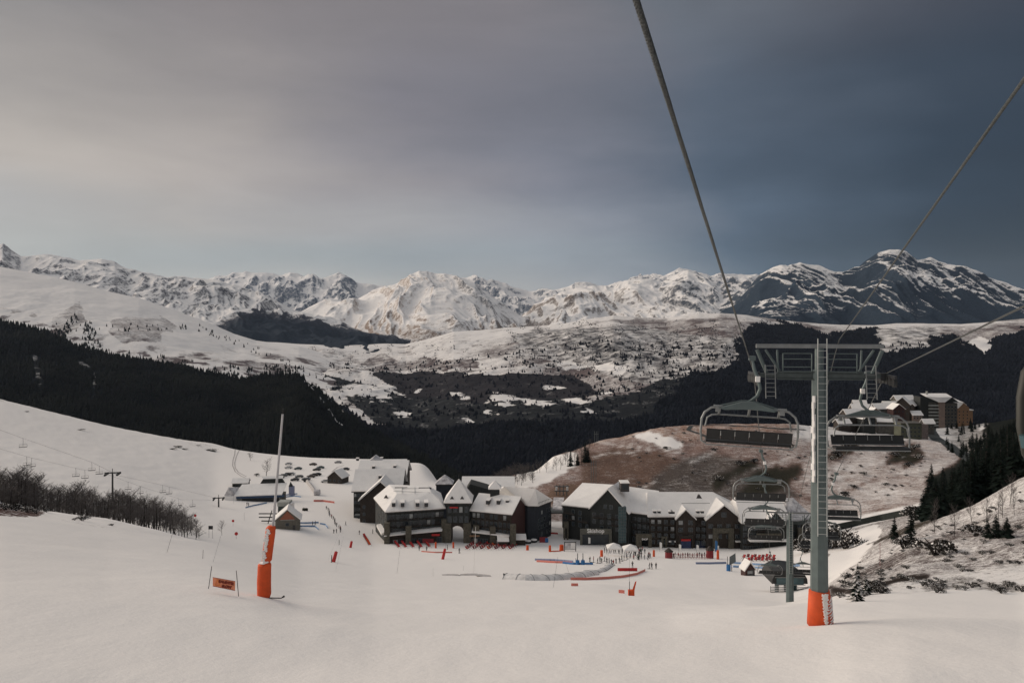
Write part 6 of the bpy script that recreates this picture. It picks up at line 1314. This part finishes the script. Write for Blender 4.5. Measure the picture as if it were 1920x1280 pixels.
def carpet(pts,wd,mt,label,d0=150,h=.35):
    P_=[G(x,y,d0) for x,y in pts]; m=MB(); vs=[]
    for p in P_: vs+= [p+Vector((0,0,-.1)),p+Vector((0,0,h)),p+Vector((0,wd,h+.1)),p+Vector((0,wd,-.1))]
    fs=[(4*i+j,4*i+(j+1)%4,4*i+4+(j+1)%4,4*i+4+j) for i in range(len(P_)-1) for j in range(4)]+[(0,1,2,3),(len(vs)-4,len(vs)-1,len(vs)-2,len(vs)-3)]
    m.add([v-P_[0] for v in vs],fs); o=m.build('carpet_edge',mt); o.location=P_[0]; return tag(o,label,'padding','blue and pink padded edges of the conveyor carpets')
PB=mat('greyish_blue_mat',(.20,.24,.36),.8,.2,2)
for a in (([(1003,1050),(1040,1051),(1075,1054)],PB,'grey-blue padded edge of the carpet left of the attendants'),([(1006,1053),(1040,1055),(1073,1056)],G_pink,'pink padded edge below the grey-blue one'),([(1055,1056),(1075,1058),(1112,1058)],G_blue,'bright blue padded edge by the attendants'),([(1305,1057),(1330,1057),(1362,1056)],PB,'long grey-blue padded edge left of the blue post'),([(1375,1056),(1400,1058),(1440,1060),(1500,1061)],G_lblue,'upper pale blue padded edge right of the blue post'),([(1375,1063),(1400,1064),(1435,1066)],G_lblue,'lower pale blue padded edge right of the blue post'),
 ([(557,981),(575,981),(597,980)],G_lblue,'upper blue padded edge right of the gabled cabin'),([(557,987),(575,987),(590,987),(597,993)],G_lblue,'lower blue padded edge right of the gabled cabin'),([(600,982),(610,984),(614,990)],G_lblue,'short curved blue edge before the left queue'),([(512,932),(530,929),(545,927),(557,926)],G_lblue,'upper blue edge right of the long lift station'),([(512,936),(535,932),(552,930),(564,932)],G_lblue,'lower blue edge right of the long lift station'),([(460,952),(475,948),(500,943)],G_lblue,'pale blue edge along the front of the long lift station')):
    carpet(a[0],.5,a[1],a[2],d0=150)
# covered carpet tunnel, white with frosted flank
path=[G(x,y,90) for x,y in ((948,1085),(985,1087),(1020,1087),(1055,1085),(1085,1081),(1110,1076),(1130,1069),(1143,1060))]; out=[]
for a,b in zip(path[:-1],path[1:]): out+=[a.lerp(b,i/6) for i in range(6)]
out.append(path[-1]); o=empty('covered_carpet',path[0],'long curved white covered conveyor tunnel on the piste below the hotels','covered carpet'); m=MB(); m2=MB(); rings=[]
for i,p in enumerate(out):
    t=(out[min(i+1,len(out)-1)]-out[max(i-1,0)]); t.z=0; t.normalize(); nrm=Vector((-t.y,t.x,0)); rr=1.15*(1 if i<len(out)-12 else .6)
    rings.append([p-path[0]+nrm*(-math.cos(k*math.pi/10))*rr*1.5+Vector((0,0,math.sin(k*math.pi/10)*rr-.05)) for k in range(11)])
for i in range(len(rings)-1): m.add(rings[i]+rings[i+1],[(k,k+1,12+k,11+k) for k in range(10)])
m.add(rings[0],[tuple(range(11))]); m.add(rings[-1],[tuple(range(11))]); m.build('tunnel_cover',mat('frosted_tunnel_cover',(.60,.59,.58),.7,.2,.9,.3,col2=(.80,.78,.76)),o,True)
m=MB(); m.tube([(q[0]+q[1])/2+Vector((0,-.15,-.05)) for q in rings],.13,5); m.build('base_rail',G_dark,o)
for i in range(0,len(rings),4): m=MB(); m.tube([q*1.0+Vector((0,0,.04)) for q in rings[i]],.05,4); m.build('hoop',G_frame,o)
m=MB(); m.tube([rings[0][5]+Vector((-.2,0,-.7)),rings[0][5]+Vector((0,0,-.6))],.8,10); m.build('end_opening',G_dark,o)
for x,y,lab in ((905,1080,'low grey snow lump left of the covered carpet, nearer one'),(880,1078,'low grey snow lump left of the covered carpet, by the tall pole'),(846,1078,'line of trodden snow left of the covered carpet')):
    p=G(x,y,90); m=MB(); r_=random.Random(int(x)); m.hull([Vector((r_.uniform(-2.2,2.2),r_.uniform(-.8,.8),r_.uniform(-.2,.35))) for _ in range(26)]); o=m.build('snow_lump',T_track); o.location=p; tag(o,lab,'snow lump')
for a_,b_,lab in (([(1552,997),(1600,987),(1650,976),(1700,966),(1738,957)],2.2,'long dark roadside wall with snow on top below the brown hillside'),):
    strip('road_wall',a_,b_,mat('dark_green_stone',(.030,.036,.032),.9,.3,.8),lab,'wall',d0=270,w=.5)
# big screen frame, tents, banners
p=G(1069,1033,150); o=empty('screen_frame',p,'large black frame with white advertising panel beside the orange mats','panel'); w_=21*p.y/F; h_=17*p.y/F
for s in (-1,1): m=MB(); m.box((s*w_/2,0,h_/2),(.25,.25,h_+.4)); m.build('post',G_black,o)
m=MB(); m.box((0,0,h_),(w_,.18,.22)); m.build('top_bar',G_black,o); m=MB(); m.box((0,0,h_*.22),(w_,.14,.14)); m.build('lower_bar',G_black,o)
m=MB(); m.box((w_*.27,-.02,h_*.62),(w_*.42,.08,h_*.66)); m.build('white_panel',G_white,o); m=MB(); m.box((-w_*.2,0,h_*.6),(w_*.5,.05,h_*.6)); m.build('grey_panel',G_patchy,o)
for x,y,lab in ((1151,1041,'left white pyramid tent with people beneath it'),(1182,1044,'right white pyramid tent next to the dense crowd')):
    p=G(x,y,150); o=empty('tent',p,lab,'tent','white pyramid tents'); s=2.3; m=MB(); m.hull([(a*s,b*s,2.5+z) for a in (-1,1) for b in (-1,1) for z in (0,.45)]+[(0,0,4.3)]); m.build('canopy',G_white,o)
    for a in (-1,1):
        for b_ in (-1,1): m=MB(); m.tube([(a*s*.95,b_*s*.95,-.2),(a*s*.95,b_*s*.95,2.6)],.05,5); m.build('leg',G_steel2,o)
def banner(x,y,h,label,mt=G_white,w=.75,d0=200):
    p=G(x,y,d0); o=empty('feather_banner',p,label,'banner','upright banners before the right hotel'); H=h*p.y/F; m=MB(); m.tube([(-w/2,0,-.2),(-w/2,0,H)],.04,5); m.build('pole',G_steel2,o); m=MB(); m.plate([(-w/2,0,H*.25),(w/2,0,H*.25),(w/2,0,H*.93),(0,0,H),(-w/2,0,H)],(0,.04,0)); m.build('flag',mt,o)
for a in ((1239,1034,18,'white upright banner left of the blue shop entrance',G_white),(1271,1026,18,'white upright banner at the left of the blue shop entrance',G_white),(1275,1037,17,'nearer white banner in front of the blue shop entrance',G_white),(1295,1026,17,'white upright banner right of the blue shop entrance',G_white),(1308,1037,16,'nearer white banner between shop entrance and portal',G_white),(1321,1026,17,'white banner left of the stone portal',G_white),(1343,1040,27,'tall blue banner before the stone portal',G_blue),(1346,1030,8,'white banner head above the orange mat',G_white),(1105,1022,15,'thin white flag behind the big frame',G_white)): banner(*a[:4],mt=a[4],w=.85)
crowd([(1250+i*4.4,1045+r2_.uniform(-1,1)) for i in range(18)],'person or ski rack figure in the line before the blue shop entrance','line before the blue shop entrance',jks=(0,3,0,2,0,3))
# ski racks fence in front of shop
p0=G(1250,1046,220); p1=G(1335,1048,220); o=empty('ski_rack',p0,'long dark red ski rack fence before the blue shop entrance','ski rack'); m=MB()
for k in range(30):
    q=p0.lerp(p1,k/29)-p0; m.tube([q,q+Vector((0,0,1.7+.2*math.sin(k*3)))],.07,4)
for z in (.5,1.3): m.tube([Vector((0,0,z)),p1-p0+Vector((0,0,z))],.05,4)
m.build('rack_bars',G_dred,o)
for x,h_,lab in ((1254,3.2,'round dark red wooden booth at the left end of the ski rack'),(1331,4.0,'dark red stand with pictures at the right end of the ski rack')):
    p=G(x,1046,220); o=empty('booth',p,lab,'booth'); m=MB(); m.tube([(0,0,-.3),(0,0,h_*.7)],1.2,8); m.build('wall',G_dred,o); m=MB(); m.cone((0,0,h_*.7),1.5,h_*.35,8); m.build('roof',G_wood,o)
# blue post and grey banner near the red hut, wreath
p=G(1366,1070,120); o=empty('carpet_gate',p,'blue padded gate post with grey slanting banner left of the red hut','gate post'); m=MB(); m.tube([(0,0,-.2),(0,0,1.7)],.6,8); m.build('blue_pad',G_blue,o); m=MB(); m.tube([(-.3,0,1.5),(-.3,0,4)],.08,5); m.build('post',G_dark,o); m=MB(); m.hull([(.2,0,1.5),(.3,0,3.9),(2.2,1,4.6),(2.3,1,2.2),(.2,.1,1.5),(.3,.1,3.9),(2.2,1.1,4.6),(2.3,1.1,2.2)]); m.build('grey_banner',G_frame,o)
for x,lab in ((1083,'small blue carpet gate, left of the pair at the carpet'),(1093,'taller blue carpet gate, right of the pair at the carpet')):
    p=G(x,1058,150); o=empty('carpet_gate',p,lab,'gate post'); m=MB(); m.tube([(0,0,-.2),(0,0,1.2)],.55,8); m.build('blue_pad',G_blue,o); m=MB(); m.tube([(0,0,1.2),(0,0,3.2)],.12,5); m.build('post',G_frame,o)
# snowy tables on the terrace
for x,y,lab in ((977,1017,'round black snow-topped tub, leftmost of the terrace group'),(990,1018,'round black snow-topped tub, middle of the terrace group'),(1001,1016,'round black snow-topped tub, right of the terrace group'),(994,1011,'round black snow-topped tub at the back of the terrace group')):
    p=G(x,y,240); o=empty('terrace_tub',p,lab,'tub','snow-topped tubs on the terrace'); m=MB(); m.tube([(0,0,-.2),(0,0,.9)],[1.2,1.3],12); m.build('tub',G_black,o); m=MB(); m.tube([(0,0,.9),(0,0,1.1),(0,0,1.25)],[1.25,1.2,.7],12); m.build('snow_cap',G_snowpack,o)
p=G(1019,1016,240); o=empty('market_stall',p,'small stall with striped red and blue cloth beside the terrace tubs','stall'); m=MB(); m.box((0,0,.9),(3,1.4,1.8)); m.build('counter',G_dred,o); m=MB(); m.box((1.2,-.75,1.0),(1.2,.1,1.6)); m.build('blue_cloth',G_blue,o)
# conveyor machine near the residence and small lift furniture
p0=G(576,903,260); p1=G(594,928,260); o=empty('conveyor',p0,'slanting grey conveyor tube with round drum end on the snow below the parking','conveyor'); m=MB(); m.tube([Vector((0,0,.6)),p1-p0+Vector((0,0,.6))],.9,8); m.build('tube',T_track,o); m=MB(); m.tube([p1-p0+Vector((-1.2,0,1.4)),p1-p0+Vector((1.5,0,1.4))],1.7,12); m.build('drum',G_patchy,o); m=MB(); m.box((-1,0,1),(1.8,1.6,2.2)); m.build('motor_box',G_dark,o)
p=G(547,928,260); o=empty('control_cabin',p,'narrow blue-grey lift control cabin right of the long lift station','cabin'); m=MB(); m.box((0,0,2.2),(2.4,2.2,4.8)); m.build('wall',mat('pale_blue_panel',(.18,.2,.3),.7,.2,2),o); m=MB(); m.hull([(-1.3,-1.2,4.6),(.4,-1.2,4.6),(-1.3,1.2,4.6),(.4,1.2,4.6),(-.6,0,7.0)]); m.build('roof',G_wood2,o)
# drag lift station rails beside the gabled cabin
p=G(505,981,180); o=empty('loading_frame',p,'dark horizontal drag lift loading frame left of the gabled cabin','lift frame'); 
for z,x0,x1 in ((1.0,-3,5),(2.4,-4,6),(3.8,-4,3)): m=MB(); m.box(((x0+x1)/2,0,z),(x1-x0,.4,.35)); m.build('rail',G_dark,o)
m=MB(); m.tube([(-.5,0,0),(1,0,5)],.2,5); m.build('strut',G_dark,o)
# small dark machine and flowers of gear
p=G(572,957,200); m=MB(); m.hull([Vector((math.cos(a)*1.3,math.sin(a)*.6,z)) for a in [k for k in range(6)] for z in (0,1.1)]); o=m.build('gear_heap',T_dry); o.location=p; tag(o,'small dark heap of gear on the open snow above the blue mats','gear')
# ---------------- small chairlift on the left hill ----------------
def sch():
    out=[]; m=MB(); m.tube([(0,0,0),(.05,0,-1.2),(0,0,-2.3)],.04,5); out.append(('hanger',m.mesh('hanger',G_dark)))
    m=MB(); m.box((0,.1,-2.45),(1.9,.5,.12)); out.append(('seat',m.mesh('seat',G_dark))); m=MB(); m.tube([(-.95,.3,-2.5),(-.95,.35,-1.8),(.95,.35,-1.8),(.95,.3,-2.5)],.04,5); out.append(('back_rail',m.mesh('back_rail',G_dark))); return out
SC=sch()
up_=[(-10,802,230),(45,822,245),(172,866,262),(222,891,270),(300,908,300),(405,933,325)]; dn_=[(-10,838,232),(55,857,247),(150,879,262),(199,888,270),(262,911,300),(340,936,315),(395,937,325)]
tw=P(210,886,270); tb=gd(211,270)
rope('haul_rope',[P(*a) for a in up_],.030,'thin chairlift rope along the left snow hill, upper line',n=4); rope('haul_rope',[P(*a) for a in dn_],.028,'thin chairlift rope along the left snow hill, lower line',n=4)
def online(line,x):
    return P(x,float(np.interp(x,[a[0] for a in line],[a[1] for a in line])),float(np.interp(x,[a[0] for a in line],[a[2] for a in line])))
for ln,xs in ((up_,(43,172,186,305,317)),(dn_,(50,59,142,159,240,263,335,361))):
    for x in xs:
        q=online(ln,x); o=empty('small_lift_chair',q,'tiny two-seat chair on the %s rope of the small chairlift over the left hill'%('upper' if ln is up_ else 'lower'),'chairlift chair','chairs of the small left chairlift %s rope'%('upper' if ln is up_ else 'lower'),R(20))
        o.scale=(1.1,1.1,1.1)
        for n_,me in SC: child(n_,me,o)
def smtower(b,t,label):
    o=empty('lift_tower',b,label,'lift tower','towers of the small left chairlift',R(12)); H=t.z-b.z; m=MB(); m.tube([(0,0,-1),(0,0,H)],[.35,.28],8); m.build('mast',G_dark,o); m=MB(); m.box((0,0,H),(5,.35,.4)); m.build('cross_arm',G_dark,o)
    for s in (-1,1): m=MB(); m.box((s*1.9,0,H-.4),(.5,4.5,.6)); m.build('sheave_assembly',G_dark,o)
    m=MB(); m.tube([(0,0,H),(0,0,H+1.4)],.12,5); m.build('head_post',G_dark,o)
smtower(tb,tw,'thin tower of the small chairlift rising behind the bare trees'); p=G(410,950,250); smtower(p,P(410,933,p.y),'last tower of the small chairlift beside the long station')
# hill lifts and pylons on the brown hill
for x,yb,yt,lab in ((1118,835,808,'thin twin pylon on the top left of the brown hill'),(1113,905,862,'thin tall mast on the left foot of the brown hill')):
    p=G(x,yb,360); o=empty('pylon',p,lab,'pylon'); H=-(yt-HY)/F*p.y-p.z
    for s in (-1,0,1): m=MB(); m.tube([(s*1.3,0,-1),(s*1.3,0,H)],.16,5); m.build('post',G_frame,o)
    m=MB(); m.box((0,0,H*.8),(3.4,.3,.3)); m.build('cross_bar',G_frame,o)
p=G(1053,928,340); o=empty('lift_machinery',p,'grey gondola lift machinery above the small terminal between the hotels','lift machinery'); 
for x in (-2.6,-.9,.9,2.6): m=MB(); m.tube([(x,0,-1),(x,0,5.2)],.22,6); m.build('post',G_frame,o)
for z in (2.2,4.4): m=MB(); m.box((0,0,z),(7.4,.5,.5)); m.build('beam',G_frame,o)
for x in (-2.6,2.8): m=MB(); m.box((x,-.6,3.4),(1.0,.8,1.8)); m.build('gondola',G_white,o)
# side frame of the chair the photographer rides in
o=empty('chair_side_frame',P(1935,760,1.6),'dark out-of-focus side bar of the rider\'s own chair at the right edge','chair frame'); m=MB(); m.tube([P(1948,672,1.6)-o.location,P(1926,700,1.6)-o.location,P(1918,745,1.6)-o.location,P(1918,800,1.6)-o.location,P(1928,850,1.6)-o.location,P(1950,880,1.6)-o.location],.012,10); m.build('side_bar',mat('olive_black_tube',(.012,.012,.008),.6,.2,5),o,True)
m=MB(); m.tube([P(1922,815,1.58)-o.location,P(1926,838,1.58)-o.location],.011,8); m.build('teal_grip',G_teal,o)
HAZE=0.9e-5
# ---------------- air ----------------
hz=bpy.data.materials.new('haze'); hz.use_nodes=True; n=hz.node_tree.nodes; n.remove(n['Principled BSDF']); pv=n.new('ShaderNodeVolumePrincipled'); pv.inputs['Color'].default_value=(.62,.76,1,1); pv.inputs['Density'].default_value=HAZE; pv.inputs['Anisotropy'].default_value=.2
hz.node_tree.links.new(pv.outputs[0],n['Material Output'].inputs['Volume'])
zmin=min(min((o.matrix_world@Vector(c)).z for c in o.bound_box) for o in bpy.data.objects if o.type=='MESH' and o.get('kind')=='structure')
m=MB(); m.box((0,8000,(1300+zmin-1)/2),(30000,24000,1300-zmin+1)); o=m.build('haze',hz); tag(o,kind='stuff')
